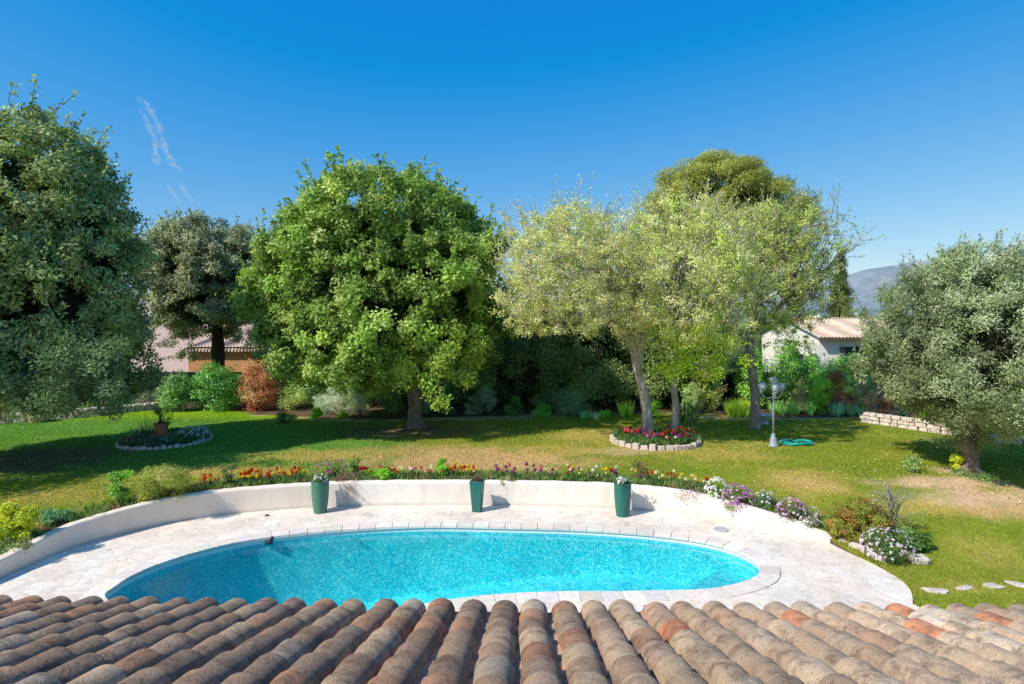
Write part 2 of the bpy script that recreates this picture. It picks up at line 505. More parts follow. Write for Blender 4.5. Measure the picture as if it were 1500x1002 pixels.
def leaves(P, A, L, W, C, rg, face=None):
    """diamond leaves: positions P, axes A, sizes, colours; face = directions the blades turn to"""
    N = len(P)
    A = unit(A)
    S = unit(np.cross(A, rg.normal(size=(N, 3)) if face is None else face + rg.normal(0, .30, (N, 3))))
    L = (np.ones(N) * L)[:, None] * rg.uniform(.65, 1.3, (N, 1)); W = (np.ones(N) * W)[:, None] * rg.uniform(.7, 1.25, (N, 1))
    Nn = np.cross(A, S)
    V = np.empty((N, 4, 3))
    V[:, 0] = P; V[:, 1] = P + A * L * .45 + S * W * .5 + Nn * W * .12
    V[:, 2] = P + A * L; V[:, 3] = P + A * L * .45 - S * W * .5 + Nn * W * .12
    return V.reshape(-1, 3), np.arange(N * 4).reshape(-1, 4), np.repeat(C, 4, 0)

LEAFK = 1.85
def pick_cols(pal, N, rg, jit=.15, wts=None):
    pal = np.array(pal, float)
    i = rg.choice(len(pal), N, p=wts)
    j = rg.integers(0, len(pal), N)
    t = rg.uniform(0, .35, (N, 1))
    c = pal[i] * (1 - t) + pal[j] * t
    return np.clip(c * LEAFK * np.exp(rg.normal(0, jit, (N, 1))), 0, .85)

def clump_cloud(Cc, R, n_per, L, W, pal, rg, up=.35, jit=.22, flat=.8, clump_jit=.28, shell=.45, wts=None, out=None, spread=.9):
    K = len(Cc)
    R = np.ones(K) * R
    w = (R / R.mean()) ** 2
    cnt = np.maximum(3, (n_per * w * rg.uniform(.7, 1.3, K))).astype(int)
    idx = np.repeat(np.arange(K), cnt); N = len(idx)
    D = unit(rg.normal(size=(N, 3)))
    rr = R[idx] * (shell + (1 - shell) * rg.uniform(0, 1, N)) * rg.uniform(.75, 1.12, N)
    P = Cc[idx] + D * rr[:, None] * np.array([1, 1, flat])
    A = D + np.array([0, 0, up]) + rg.normal(0, spread, (N, 3)) * .6
    if out is not None: A = A + out[idx] * .5
    cc = pick_cols(pal, K, rg, clump_jit, wts)
    lc = pick_cols(pal, N, rg, jit, wts)
    C = cc[idx] * .65 + lc * .35
    if out is None: return leaves(P, A, L, W, C, rg)
    Nf = unit(D + out[idx] * .5 + np.array([0, -.05, .45]) + rg.normal(0, .38, (N, 3)))
    A2 = np.cross(Nf, rg.normal(size=(N, 3))); A2 = unit(A2) + D * .25 + np.array([0, 0, up * .5])
    return leaves(P, A2, L, W, C, rg, Nf)

def profile_r(prof, z):
    zs = [p[0] for p in prof]; rs = [p[1] for p in prof]
    return np.interp(z, zs, rs)

def crown_points(cx, cy, prof, K, rg, bias=.55, lump=.18, yscale=1.0):
    """clump centres in a body of revolution given by prof [(z, r)...], more of them near the skin"""
    z0, z1 = prof[0][0], prof[-1][0]
    out = []; o = []
    ph = rg.uniform(0, 6.28, 6)
    while len(out) < K:
        z = rg.uniform(z0, z1); r = float(profile_r(prof, z)); rm = max(p[1] for p in prof)
        if rg.uniform() > (r / rm) ** 1.2 + .04: continue
        a = rg.uniform(0, 6.2832)
        lum = 1 + lump * (math.sin(2*a + ph[0] + z*.7) * .5 + math.sin(3*a + ph[1] - z*1.1) * .5 + math.sin(5*a + ph[2] + z*1.9) * .4)
        u = rg.uniform() ** bias
        rr = r * lum * (.25 + .75 * u)
        out.append((cx + rr * math.cos(a), cy + rr * math.sin(a) * yscale, z))
        o.append((math.cos(a), math.sin(a), .5))
    return np.array(out), np.array(o)

def bez(a, b, c, n=6):
    a, b, c = map(lambda v: np.array(v, float), (a, b, c))
    return [a*(1-t)**2 + 2*b*t*(1-t) + c*t*t for t in np.linspace(0, 1, n)]

def shoots(Cc, O, frac, rg, L=.8, n_leaf=14, lw=(.09, .05), pal=None, twig=None, up=1.0, rad=.008, jit=.25):
    """thin upright twigs with leaves that break up the outline"""
    sel = rg.uniform(size=len(Cc)) < frac
    P0 = Cc[sel]; D = unit(O[sel] * .5 + np.array([0, 0, up]) + rg.normal(0, .25, (sel.sum(), 3)))
    Ls = L * rg.uniform(.5, 1.4, len(P0))
    allP = []; allA = []
    for p, d, l in zip(P0, D, Ls):
        t = rg.uniform(.15, 1.05, n_leaf)
        allP.append(p + d * (t * l)[:, None] + rg.normal(0, .035, (n_leaf, 3)))
        allA.append(d * .8 + rg.normal(0, .6, (n_leaf, 3)))
        if twig is not None: twig.tube([p, p + d * l * .5 + rg.normal(0, .03, 3), p + d * l], [rad, rad * .7, rad * .35], 3, cap=False)
    if not allP: return None
    P = np.concatenate(allP); A = np.concatenate(allA)
    return leaves(P, A, lw[0], lw[1], pick_cols(pal, len(P), rg, jit), rg)

def merge(parts):
    V = []; Fc = []; C = []; b = 0
    for p in parts:
        if p is None: continue
        V.append(p[0]); Fc.append(p[1] + b); C.append(p[2]); b += len(p[0])
    return np.concatenate(V), np.concatenate(Fc), np.concatenate(C)

def make_tree(name, label, cat, base, trunks, prof, centre, K, cr, n_per, L, W, pal, bark, seed, leafmat='leaf', bias=.5,
              limbs=16, limb_r=.09, flat=.8, shoot=.35, shootL=.8, shoot_n=14, up=.35, group=None, shell=.45, lump=.18,
              clump_jit=.22, yscale=1.0, twigs=0, extra=None, twigmat='twig', fork_from=.55, jit=.15, drop=None, core=0.0):
    rg = np.random.default_rng(seed)
    root = empty(name, base, label, cat, group)
    O = np.array(base, float)
    tb = MB()
    tips = []
    for pts, rads in trunks:
        pp = smooth_poly(pts, 5, False); n = len(pp)
        rr = np.interp(np.linspace(0, 1, n), np.linspace(0, 1, len(rads)), rads)
        rr = rr * (1 + rg.normal(0, .05, n))
        tb.tube(pp, list(rr), 14)
        tips.append((pp, rr))
        # root flare
        for a in rg.uniform(0, 6.28, 5):
            d = np.array([math.cos(a), math.sin(a), 0])
            tb.tube([pp[0] + d*rads[0]*.2 + [0, 0, rads[0]*1.6], pp[0] + d*rads[0]*.95 + [0, 0, rads[0]*.45], pp[0] + d*rads[0]*1.9 + [0, 0, -.05]], [rads[0]*.5, rads[0]*.42, rads[0]*.15], 6)
    C, Od = crown_points(centre[0], centre[1], prof, K, rg, bias, lump, yscale)
    if drop is not None:
        keep = ~drop(C); C = C[keep]; Od = Od[keep]
    lb = tb
    order = rg.permutation(len(C))[:limbs]
    nodes = []
    for i in order:
        pp, rr = tips[rg.integers(len(tips))]
        k = int(len(pp) * rg.uniform(fork_from, 1.0)); k = min(k, len(pp) - 1)
        a = pp[k]; c = C[i]
        mid = a * .5 + c * .5 + np.array([0, 0, .18 * np.linalg.norm(c - a)]) + rg.normal(0, .15, 3)
        r0 = min(limb_r, rr[k] * .8)
        path = bez(a, mid, c, 8)
        path = [p + rg.normal(0, .05, 3) * (0 < q < 7) for q, p in enumerate(path)]
        lb.tube(path, list(np.linspace(r0, r0 * .18, 8)), 6)
        nodes += path[3:]
    if nodes:
        nd = np.array(nodes)
        for i in rg.permutation(len(C))[:int(twigs)]:
            d = np.linalg.norm(nd - C[i], axis=1); j = int(d.argmin())
            if d[j] > 2.6: continue
            m = nd[j] * .5 + C[i] * .5 + rg.normal(0, .1, 3)
            e = C[i] + rg.normal(0, .25, 3) + Od[i] * cr * .5
            lb.tube([nd[j], m, C[i], e], [.022, .015, .01, .004], 3, cap=False)
    parts = [clump_cloud(C, cr * rg.uniform(.6, 1.35, len(C)), n_per, L, W, pal, rg, up, flat=flat, shell=shell, out=Od, clump_jit=clump_jit, jit=jit)]
    if core:  # inner leaves coloured darker so gaps in the crown look shaded
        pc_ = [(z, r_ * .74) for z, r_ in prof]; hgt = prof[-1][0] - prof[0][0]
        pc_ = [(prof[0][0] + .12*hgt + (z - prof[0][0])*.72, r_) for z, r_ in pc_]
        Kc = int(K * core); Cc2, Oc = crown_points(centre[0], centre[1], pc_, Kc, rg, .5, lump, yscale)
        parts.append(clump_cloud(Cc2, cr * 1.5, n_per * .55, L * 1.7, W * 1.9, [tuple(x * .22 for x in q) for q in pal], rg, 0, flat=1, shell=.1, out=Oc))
    skin = np.hypot(C[:, 0] - centre[0], (C[:, 1] - centre[1]) / yscale) > .55 * profile_r(prof, C[:, 2])
    topz = C[:, 2] > prof[0][0] + .75 * (prof[-1][0] - prof[0][0])
    s = skin | topz
    if shoot: parts.append(shoots(C[s], Od[s], shoot, rg, shootL, shoot_n, (L, W), pal, lb, rad=.012))
    if extra is not None: parts += extra(rg, lb)
    tb.build('trunk', M[bark], root, smooth=True, origin=O)
    V, Fc, Cl = merge(parts)
    fast('crown', V, Fc, M[leafmat], root, Cl, origin=O)
    return root

def pxprof(Y, rows, cxp):
    """crown outline measured in the photo: rows (y, half width) at depth Y -> [(z, r)] from low to high"""
    pr = sorted([(H - (y - HY) / F * Y, hw / F * Y) for y, hw in rows])
    return pr

# ------------------------------------------------------------------ plan outlines
wall_px = [(-120, 905), (-60, 876), (0, 848), (50, 826), (100, 805), (150, 790), (200, 777), (250, 766), (300, 758), (350, 752), (410, 747), (469, 743), (540, 741), (600, 740),
           (720, 740), (830, 742), (900, 745), (950, 748), (1000, 752), (1060, 760), (1120, 771), (1170, 782), (1216, 796)]
wall_h = [.26, .29, .31, .33, .36, .38, .44, .46, .5, .54, .57, .59, .60, .60, .61, .61, .59, .55, .50, .45, .32, .22, .08]
wall_f = np.array([deck(*p) for p in wall_px])                       # foot of the wall on the paving
wall_s = smooth_poly(wall_f, 5, False)
wall_hs = np.interp(np.linspace(0, len(wall_h)-1, len(wall_s)), range(len(wall_h)), wall_h)
def offset(P, d, closed=False):
    P = np.asarray(P); n = len(P); out = []
    for i in range(n):
        a = P[(i-1) % n] if closed else P[max(i-1, 0)]; b = P[(i+1) % n] if closed else P[min(i+1, n-1)]
        t = b - a; t = t / (np.linalg.norm(t) + 1e-9)
        out.append(P[i] + d * np.array([-t[1], t[0]]))
    return np.array(out)
WT = .24
edge_px = [(1216, 796), (1240, 808), (1270, 822), (1300, 838), (1322, 852), (1335, 868), (1337, 885)]
edge_w = smooth_poly([deck(*p) for p in edge_px], 4, False)
right_end = np.array([[7.1, 9.2], [7.3, 7.5], [7.4, 2.0]])
left_start = np.array([[-13.0, 2.0], [-13.0, 8.0]])
_bk = offset(wall_s, WT)
wall_hs = np.maximum(wall_hs, gz(_bk[:, 0], _bk[:, 1]) + .045 * sstep(7.2, 6.2, wall_s[:, 0]))
mid_wall = offset(wall_s, WT * .5)
mid_wall[-1] = wall_s[-1]
deck_poly = np.concatenate([left_start, mid_wall, edge_w[1:], right_end])

WL = -0.11
pool_px = [(151, 876), (168, 860), (195, 843), (250, 821), (330, 799), (400, 787), (500, 777), (620, 771), (750, 773), (850, 776), (950, 783), (1032, 794), (1079, 807), (1105, 820),
           (1116, 834), (1107, 848), (1066, 861), (1010, 867), (900, 869), (800, 870), (720, 874), (640, 884), (560, 899), (470, 914), (370, 925), (270, 925), (190, 905)]
rim = smooth_poly([deck(p[0], p[1], 0.0) for p in pool_px], 6, True)
if np.cross(rim[10] - rim[0], rim[40] - rim[0]) > 0: pass
area = .5 * np.sum(rim[:, 0] * np.roll(rim[:, 1], -1) - np.roll(rim[:, 0], -1) * rim[:, 1])
if area < 0: rim = rim[::-1].copy()           # counter-clockwise: +offset points inwards
def resample(P, step):
    Q = np.vstack([P, P[:1]]); d = np.r_[0, np.cumsum(np.linalg.norm(np.diff(Q, axis=0), axis=1))]
    n = max(8, int(d[-1] / step)); s = np.linspace(0, d[-1], n, endpoint=False)
    return np.c_[np.interp(s, d, Q[:, 0]), np.interp(s, d, Q[:, 1])]
rim = resample(rim, .12)
rim_out = offset(rim, -.34, True)

# round beds
bedL = (*deck(243, 648, .55), 60/F*(F*(4.25)/(648-HY)))
bedR = (*deck(959, 648, .55), 62/F*(F*(4.25)/(648-HY)))

# ------------------------------------------------------------------ lawn colours
def ell(x, y, w, h, col, k):
    X, Y, _ = ground(x, y); X1, Y1, _ = ground(x, y - h); X2, Y2, _ = ground(x, y + h)
    return (X, Y, w / F * Y, (Y1 - Y2) / 2, col, k)
DRY = (.58, .42, .21); STRAW = (.50, .41, .12); SOIL = (.66, .50, .36); DSOIL = (.22, .16, .12); LUSH = (.14, .27, .02); YG = (.22, .255, .03)
patches = [ell(720, 672, 150, 17, DRY, .95), ell(640, 664, 150, 14, DRY, .6), ell(470, 668, 110, 10, STRAW, .9), ell(330, 690, 120, 9, STRAW, .9), ell(150, 760, 160, 16, STRAW, .8),
           ell(860, 640, 60, 9, STRAW, .8), ell(905, 662, 60, 6, SOIL, .6), ell(60, 672, 120, 22, DSOIL, .85), ell(600, 632, 120, 10, DSOIL, .75), ell(620, 612, 200, 5, SOIL, .8),
           ell(1175, 703, 70, 20, STRAW, .9), ell(1190, 708, 40, 10, DRY, .6), ell(1385, 706, 95, 11, SOIL, 1.0), ell(1445, 732, 110, 18, SOIL, .95), ell(1480, 752, 70, 10, DRY, .9), ell(680, 680, 190, 14, DRY, .75), ell(820, 660, 80, 9, STRAW, .7), ell(60, 775, 120, 14, STRAW, .8), ell(1300, 800, 60, 16, YG, .5), ell(1060, 668, 90, 8, STRAW, .5), ell(1430, 860, 90, 10, STRAW, .4), ell(1350, 745, 80, 12, STRAW, .8), ell(1465, 745, 60, 10, DRY, .7),
           ell(1120, 612, 140, 4, SOIL, .7), ell(1250, 607, 80, 4, DRY, .7), ell(1400, 690, 40, 6, SOIL, .8), ell(560, 607, 120, 5, SOIL, .9), ell(800, 606, 120, 3, DSOIL, .8),
           ell(960, 690, 120, 8, LUSH, .4), ell(1440, 800, 60, 20, STRAW, .35), ell(1300, 650, 80, 12, YG, .6), ell(385, 606, 15, 4, SOIL, .9), ell(1230, 840, 30, 5, DRY, .4)]
def vnoise(X, Y, s, seed=0):
    r = np.random.default_rng(seed); v = 0
    for i in range(7):
        a = r.uniform(0, 6.28); f = s * r.uniform(.6, 1.7); v = v + np.sin(f * (X * math.cos(a) + Y * math.sin(a)) + r.uniform(0, 6.28) + 1.3*np.sin(f*.6*(Y*math.cos(a) - X*math.sin(a)) + i))
    return v / 7
wall_line = mid_wall
def lawn_color(X, Y):
    X = np.asarray(X, float); Y = np.asarray(Y, float)
    base = np.array((.245, .310, .036)); c = np.tile(base, (len(X), 1))
    n = vnoise(X, Y, .9, 3); n2 = vnoise(X, Y, 3.2, 4); n3 = vnoise(X, Y, 9., 5)
    c = c + np.clip(n, -1, 1)[:, None] * np.array((.035, .010, .004)) + n2[:, None] * np.array((.03, .012, .008))
    wn = np.clip(vnoise(X, Y, 1.7, 21) * 1.2 + vnoise(X, Y, 6.5, 22) * .8 + vnoise(X, Y, .45, 23) * .7 - .12, 0, 1)[:, None]
    c = c * (1 - wn * .75) + np.array(STRAW) * wn * .75
    back = sstep(24.5, 27, Y)[:, None] * sstep(-6, -8, X)[:, None]
    lush = (sstep(15, 18, Y) * sstep(-2.5, -5.5, X))[:, None] * .8
    c = c * (1 - lush) + np.array((.13, .33, .055)) * lush
    c = c * (1 - back) + np.array((.25, .42, .018)) * back
    for (x, y, rx, ry, col, k) in patches:
        d = np.hypot((X - x) / rx, (Y - y) / ry) + n2 * .42 + n3 * .34
        w = (sstep(1.25, .45, d) * k)[:, None]
        c = c * (1 - w) + np.array(col) * w
    return np.clip(c, .005, 1)
def soil_mask(X, Y):
    """1 where planting beds of bare soil are"""
    d = dist_poly(wall_line, X, Y)
    m = (d < .55 + .1 * vnoise(X, Y, 2.5, 8)) & (X < 6.6)
    yb = np.interp(X, [-30, -13, -11.5, -7, 0, 3, 9, 12, 30], [27.2, 28.2, 27.0, 26.2, 26.4, 27.6, 27.5, 26.5, 25.5]) + .35 * vnoise(X, Y, .9, 9)
    m |= (Y > yb)
    return m

# ------------------------------------------------------------------ terrain sheet
def build_terrain():
    xs = []
    def grid(x0, x1, y0, y1, st, hole=None):
        X, Y = np.meshgrid(np.arange(x0, x1 + .001, st), np.arange(y0, y1 + .001, st))
        X = X.ravel() + rng.uniform(-.1, .1, X.size) * st; Y = Y.ravel() + rng.uniform(-.1, .1, Y.size) * st
        if hole: k = ~((X > hole[0]) & (X < hole[1]) & (Y > hole[2]) & (Y < hole[3])); X = X[k]; Y = Y[k]
        return np.c_[X, Y]
    P = np.vstack([grid(-24, 20, 6, 34, .36), grid(-60, 60, -20, 80, 3.5, (-24.5, 20.5, 5.5, 34.5)), grid(-400, 400, -100, 600, 40, (-62, 62, -22, 82)),
                   grid(-9000, 9000, -2000, 12000, 700, (-420, 420, -120, 620))])
    k = ~inside(deck_poly, P[:, 0], P[:, 1]) & (dist_poly(deck_poly, P[:, 0], P[:, 1], True) > .12)
    P = P[k]
    n0 = len(deck_poly)
    verts = [Vector(p) for p in deck_poly] + [Vector(p) for p in P]
    edges = [(i, (i + 1) % n0) for i in range(n0)]
    r = delaunay_2d_cdt(verts, edges, [], 0, 1e-5)
    V = np.array([(v.x, v.y) for v in r[0]]); T = np.array([f for f in r[2] if len(f) == 3])
    cen = V[T].mean(1)
    T = T[~inside(deck_poly, cen[:, 0], cen[:, 1])]
    z = gz(V[:, 0], V[:, 1])
    far = sstep(60, 900, V[:, 1])
    z = z - 0.0 * far
    C = lawn_color(V[:, 0], V[:, 1])
    s = soil_mask(V[:, 0], V[:, 1]); C[s] = np.array((.13, .095, .068)) * np.exp(rng.normal(0, .15, (s.sum(), 1)))
    f = (V[:, 1] > 33) | (abs(V[:, 0]) > 26); C[f] = (.06, .085, .03)
    a = (V[T[:, 1]] - V[T[:, 0]]); b = (V[T[:, 2]] - V[T[:, 0]]); fl = (a[:, 0]*b[:, 1] - a[:, 1]*b[:, 0]) < 0
    T[fl] = T[fl][:, ::-1]
    nv = len(V); P2 = np.array(deck_poly); m_ = len(P2); k_ = P2 + 0
    V3 = np.vstack([np.c_[V, z], np.c_[P2, gz(P2[:, 0], P2[:, 1]) + .001], np.c_[P2, np.full(m_, -.35)]])
    i_ = np.arange(m_); j_ = (i_ + 1) % m_
    T = np.vstack([T, np.c_[nv + i_, nv + j_, nv + m_ + j_], np.c_[nv + i_, nv + m_ + j_, nv + m_ + i_]])
    C = np.vstack([C, np.tile((.16, .12, .09), (2*m_, 1))])
    o = fast('lawn_ground', V3, T, M['lawn'], None, C, False)
    tag(o, kind='structure')
build_terrain()

# grass blades
def build_grass():
    rg = np.random.default_rng(11)
    N = 620000
    Y = rg.uniform(9.3, 28.2, N) ; X = rg.uniform(-1, 1, N) * (Y * .93 + 1.5)
    keep = rg.uniform(size=N) < np.clip(17.0 / Y, .45, 1)
    keep &= ~inside(deck_poly, X, Y)
    X, Y = X[keep], Y[keep]
    s = soil_mask(X, Y); k = ~s
    for b in (bedL, bedR): k &= np.hypot(X - b[0], Y - b[1]) > b[2] * 1.02
    k &= dist_poly(wall_line, X, Y) > .16
    X, Y = X[k], Y[k]
    C = lawn_color(X, Y)
    bare = np.zeros(len(X))
    for (x, y, rx, ry, col, kk) in patches:
        if col in (SOIL, DSOIL):
            bare = np.maximum(bare, sstep(1.2, .4, np.hypot((X - x)/rx, (Y - y)/ry)) * kk * .93)
    k = rg.uniform(size=len(X)) > bare
    X, Y, C = X[k], Y[k], C[k]
    N = len(X)
    near_edge = dist_poly(edge_w, X, Y) < .25
    h = rg.uniform(.02, .05, N) * (1 + .5 * np.clip(vnoise(X, Y, 2.0, 12), -1, 1)) + near_edge * .03
    a = rg.uniform(0, 6.28, N); w = rg.uniform(.006, .012, N) * np.clip(Y / 14, .8, 1.8)
    z = gz(X, Y)
    P = np.c_[X, Y, z - .005]
    S = np.c_[np.cos(a), np.sin(a), np.zeros(N)] * w[:, None]
    ln = rg.normal(0, .018, (N, 2))
    T = P + np.c_[ln, h]
    V = np.empty((N, 3, 3)); V[:, 0] = P - S; V[:, 1] = P + S; V[:, 2] = T
    C = C * np.exp(rg.normal(.10, .26, (N, 1))) * (1 + rg.normal(0, .08, (N, 3)))
    o = fast('lawn_grass', V.reshape(-1, 3), np.arange(N*3).reshape(-1, 3), M['grass'], None, np.repeat(np.clip(C, .003, 1), 3, 0))
    tag(o, 'short mown green grass with dry straw patches covering the lawn', 'grass', kind='stuff')
build_grass()

# ------------------------------------------------------------------ paving, wall, pool
def cdt_region(outer, holes, step=None):
    pts = [tuple(p) for p in outer]; edges = [(i, (i+1) % len(outer)) for i in range(len(outer))]
    for h in holes:
        b = len(pts); pts += [tuple(p) for p in h]; edges += [(b + i, b + (i+1) % len(h)) for i in range(len(h))]
    if step:
        mn = np.min(outer, 0); mx = np.max(outer, 0)
        X, Y = np.meshgrid(np.arange(mn[0], mx[0], step), np.arange(mn[1], mx[1], step)); X = X.ravel(); Y = Y.ravel()
        k = inside(outer, X, Y) & (dist_poly(outer, X, Y, True) > step * .4)
        for h in holes: k &= ~inside(h, X, Y) & (dist_poly(h, X, Y, True) > step * .4)
        pts += list(zip(X[k], Y[k]))
    r = delaunay_2d_cdt([Vector(p) for p in pts], edges, [], 0, 1e-5)
    V = np.array([(v.x, v.y) for v in r[0]]); T = np.array([f for f in r[2] if len(f) == 3])
    c = V[T].mean(1); k = inside(outer, c[:, 0], c[:, 1])
    for h in holes: k &= ~inside(h, c[:, 0], c[:, 1])
    T = T[k]
    a = V[T[:, 1]] - V[T[:, 0]]; b = V[T[:, 2]] - V[T[:, 0]]; fl = (a[:, 0]*b[:, 1] - a[:, 1]*b[:, 0]) < 0
    T[fl] = T[fl][:, ::-1]
    return V, T

V, T = cdt_region(deck_poly, [offset(rim, -.2, True)], .7)
z = .006 * vnoise(V[:, 0], V[:, 1], 1.5, 2)
mb = MB(); mb.add(np.c_[V, z], [tuple(t) for t in T])
n = len(deck_poly)                                   # skirt of the slab
for i in range(n):
    p, q = deck_poly[i], deck_poly[(i+1) % n]
    mb.add([(p[0], p[1], .004), (q[0], q[1], .004), (q[0], q[1], -.2), (p[0], p[1], -.2)], [(0, 1, 2, 3)])
tag(mb.build('pool_terrace', M['deck']), kind='structure')

# rendered retaining wall with a rounded top
mb = MB()
secn = [(0, -.06), (0, .93), (.03, .985), (.08, 1.0), (WT - .08, 1.0), (WT - .03, .985), (WT, .93), (WT, -.06)]
rows = []
nrm = offset(wall_s, 1.0) - wall_s
rgw = np.random.default_rng(5)
for i, p in enumerate(wall_s):
    h = wall_hs[i] + rgw.normal(0, .006)
    rows.append([(p[0] + nrm[i][0]*s, p[1] + nrm[i][1]*s, (h * min(t, 1) - (.0 if t > .99 else 0)) if t > 0 else -.06) for s, t in secn])
k = len(secn)
Vw = [v for r in rows for v in r]; Fw = []
for i in range(len(rows) - 1):
    for j in range(k - 1):
        a = i*k + j; Fw.append((a, a + k, a + k + 1, a + 1))
Fw.append(tuple(range(k))); Fw.append(tuple(len(Vw) - k + j for j in reversed(range(k))))
mb.add(Vw, Fw)
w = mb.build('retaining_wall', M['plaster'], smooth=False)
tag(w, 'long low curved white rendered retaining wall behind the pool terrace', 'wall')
bv = w.modifiers.new('bevel', 'BEVEL'); bv.width = .02; bv.segments = 2; bv.limit_method = 'ANGLE'; bv.angle_limit = .6

# pool
pc = rim.mean(0)
pool = empty('swimming_pool', (pc[0], pc[1], 0), 'kidney-shaped swimming pool with turquoise speckled basin and pale stone coping', 'swimming pool')
def pool_z(X):
    return -1.75 + .85 * sstep(-4.5, 3.5, X)
V, T = cdt_region(rim, [], .45)
zz = pool_z(V[:, 0])
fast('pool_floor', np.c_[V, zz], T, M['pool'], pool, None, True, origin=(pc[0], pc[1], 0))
Vb = []; Fb = []; nr = len(rim)
for i, p in enumerate(rim):
    zf = float(pool_z(p[0])) - .02
    for zq in (.0, -.12, -.3, zf): Vb.append((p[0], p[1], zq))
for i in range(nr):
    for j in range(3):
        a = i*4 + j; b = ((i+1) % nr)*4 + j; Fb.append((a, a+1, b+1, b))
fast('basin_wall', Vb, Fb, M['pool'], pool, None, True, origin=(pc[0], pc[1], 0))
# corner steps at the right-hand end
for q, (a, b, zt) in enumerate([((1068, 812), (1000, 872), -.42), ((1030, 800), (940, 874), -.78)]):
    A = np.array(deck(*a, -.2)); B = np.array(deck(*b, -.2)); d = B - A; nrmv = np.array([d[1], -d[0]]);
    if nrmv[0] < 0: nrmv = -nrmv
    side = (rim - A) @ nrmv > 0
    sel = [rim[i] for i in range(nr) if side[i]]
    idx = [i for i in range(nr) if side[i]]
    st = next((j for j in range(len(idx)) if (idx[j] - 1) % nr not in idx), 0)
    sel = [rim[(idx[st] + t) % nr] for t in range(len(idx))]
    bow = [sel[-1] + (sel[0] - sel[-1]) * t + (-nrmv/np.linalg.norm(nrmv)) * .22 * math.sin(math.pi * t) for t in np.linspace(.05, .95, 9)]
    poly = np.array(sel + bow); poly = pc + (poly - pc) * .999
    Vs, Ts = cdt_region(poly, [], None)
    m2 = MB(); m2.add(np.c_[Vs, np.full(len(Vs), zt)], [tuple(t) for t in Ts])
    bb = [sel[-1]] + bow + [sel[0]]
    for t in range(len(bb) - 1):
        p, r_ = bb[t], bb[t+1]
        m2.add([(p[0], p[1], zt), (r_[0], r_[1], zt), (r_[0], r_[1], -1.8), (p[0], p[1], -1.8)], [(0, 3, 2, 1)])
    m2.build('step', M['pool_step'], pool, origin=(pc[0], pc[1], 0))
# coping stones
cop = MB(); rgc = np.random.default_rng(3)
S = resample(rim, .014); So_in = offset(S, .03, True); So_out = offset(S, -.33, True)
ns = len(S); seg = 27; i = 0
while i < ns:
    j = min(i + seg - 1, ns - 1)
    idx = np.linspace(i, j, 5).astype(int)
    zt = .03 + rgc.normal(0, .0025)
    col = np.array((.78, .69, .60)) * np.exp(rgc.normal(0, .07)) * (1 + rgc.normal(0, .025, 3))
    Vc = []; Fc = []
    for q in idx:
        a, b = So_in[q], So_out[q]
        Vc += [(a[0], a[1], -.035), (a[0], a[1], zt), (b[0], b[1], zt - .006), (b[0], b[1], -.03)]
    for q in range(len(idx) - 1):
        for m_ in range(4):
            a = q*4 + m_; b = q*4 + (m_+1) % 4; Fc.append((a, a + 4, b + 4, b))
    Fc.append((0, 1, 2, 3)); e = (len(idx)-1)*4; Fc.append((e+3, e+2, e+1, e))
    cop.add(Vc, Fc, col); i += seg
mo = cop.build('coping', M['coping'], pool, origin=(pc[0], pc[1], 0))
b_ = mo.modifiers.new('bevel', 'BEVEL'); b_.width = .005; b_.segments = 1; b_.limit_method = 'ANGLE'
m2 = MB()                                               # mortar bed under the coping joints
bi, bo = offset(S, .01, True)[::8], offset(S, -.325, True)[::8]
for i in range(len(bi)):
    j = (i+1) % len(bi)
    m2.add([(bi[i][0], bi[i][1], .014), (bo[i][0], bo[i][1], .014), (bo[j][0], bo[j][1], .014), (bi[j][0], bi[j][1], .014)], [(0, 1, 2, 3)], (.60, .53, .46))
m2.build('mortar_joint', M['coping'], pool, origin=(pc[0], pc[1], 0))
V, T = cdt_region(pc + (rim - pc) * .9995, [], .5)
tag(fast('pool_water', np.c_[V, np.full(len(V), WL)], T, M['water'], None, None, True), kind='structure')

# little dark float in the pool
X, Y = deck(394, 796, WL)
fl = empty('pool_float', (X, Y, WL), 'small dark duck-shaped float on the water near the far left rim', 'pool float')
m2 = MB(); m2.sphere((0, 0, .03), .075, sq=(1.25, .8, .65)); m2.sphere((.07, 0, .12), .038); m2.tube([(.04, 0, .05), (.065, 0, .11)], [.03, .025], 8)
m2.build('float_body', M['duck'], fl, smooth=True)
m2 = MB(); m2.tube([(.10, 0, .12), (.135, 0, .115)], [.014, .006], 6); m2.build('beak', M['terracotta'], fl)
# round skimmer lid on the paving
X, Y = deck(1056, 776)
lid = MB(); lid.lathe([(.17, .0), (.17, .012), (.155, .02), (.05, .022), (.0005, .022)], (X, Y, .003), 28)
tag(lid.build('skimmer_lid', M['grey_lid'], origin=(X, Y, 0)), 'round grey skimmer lid in the paving right of the green pots', 'skimmer lid')
# stray stone on the paving near the left pot, dark cap near wall
for (x, y, r_, lab, mt) in [(391, 756, .045, 'small dark pebble lying on the paving left of the first green pot', 'rusty'), (1063, 759, .05, 'small dark cap lying on the paving at the foot of the white wall', 'rusty')]:
    X, Y = deck(x, y); q = MB(); q.sphere((X, Y, .02), r_, 10, 6, sq=(1.3, .8, .55)); tag(q.build('pebble', M[mt], origin=(X, Y, 0)), lab, 'pebble')

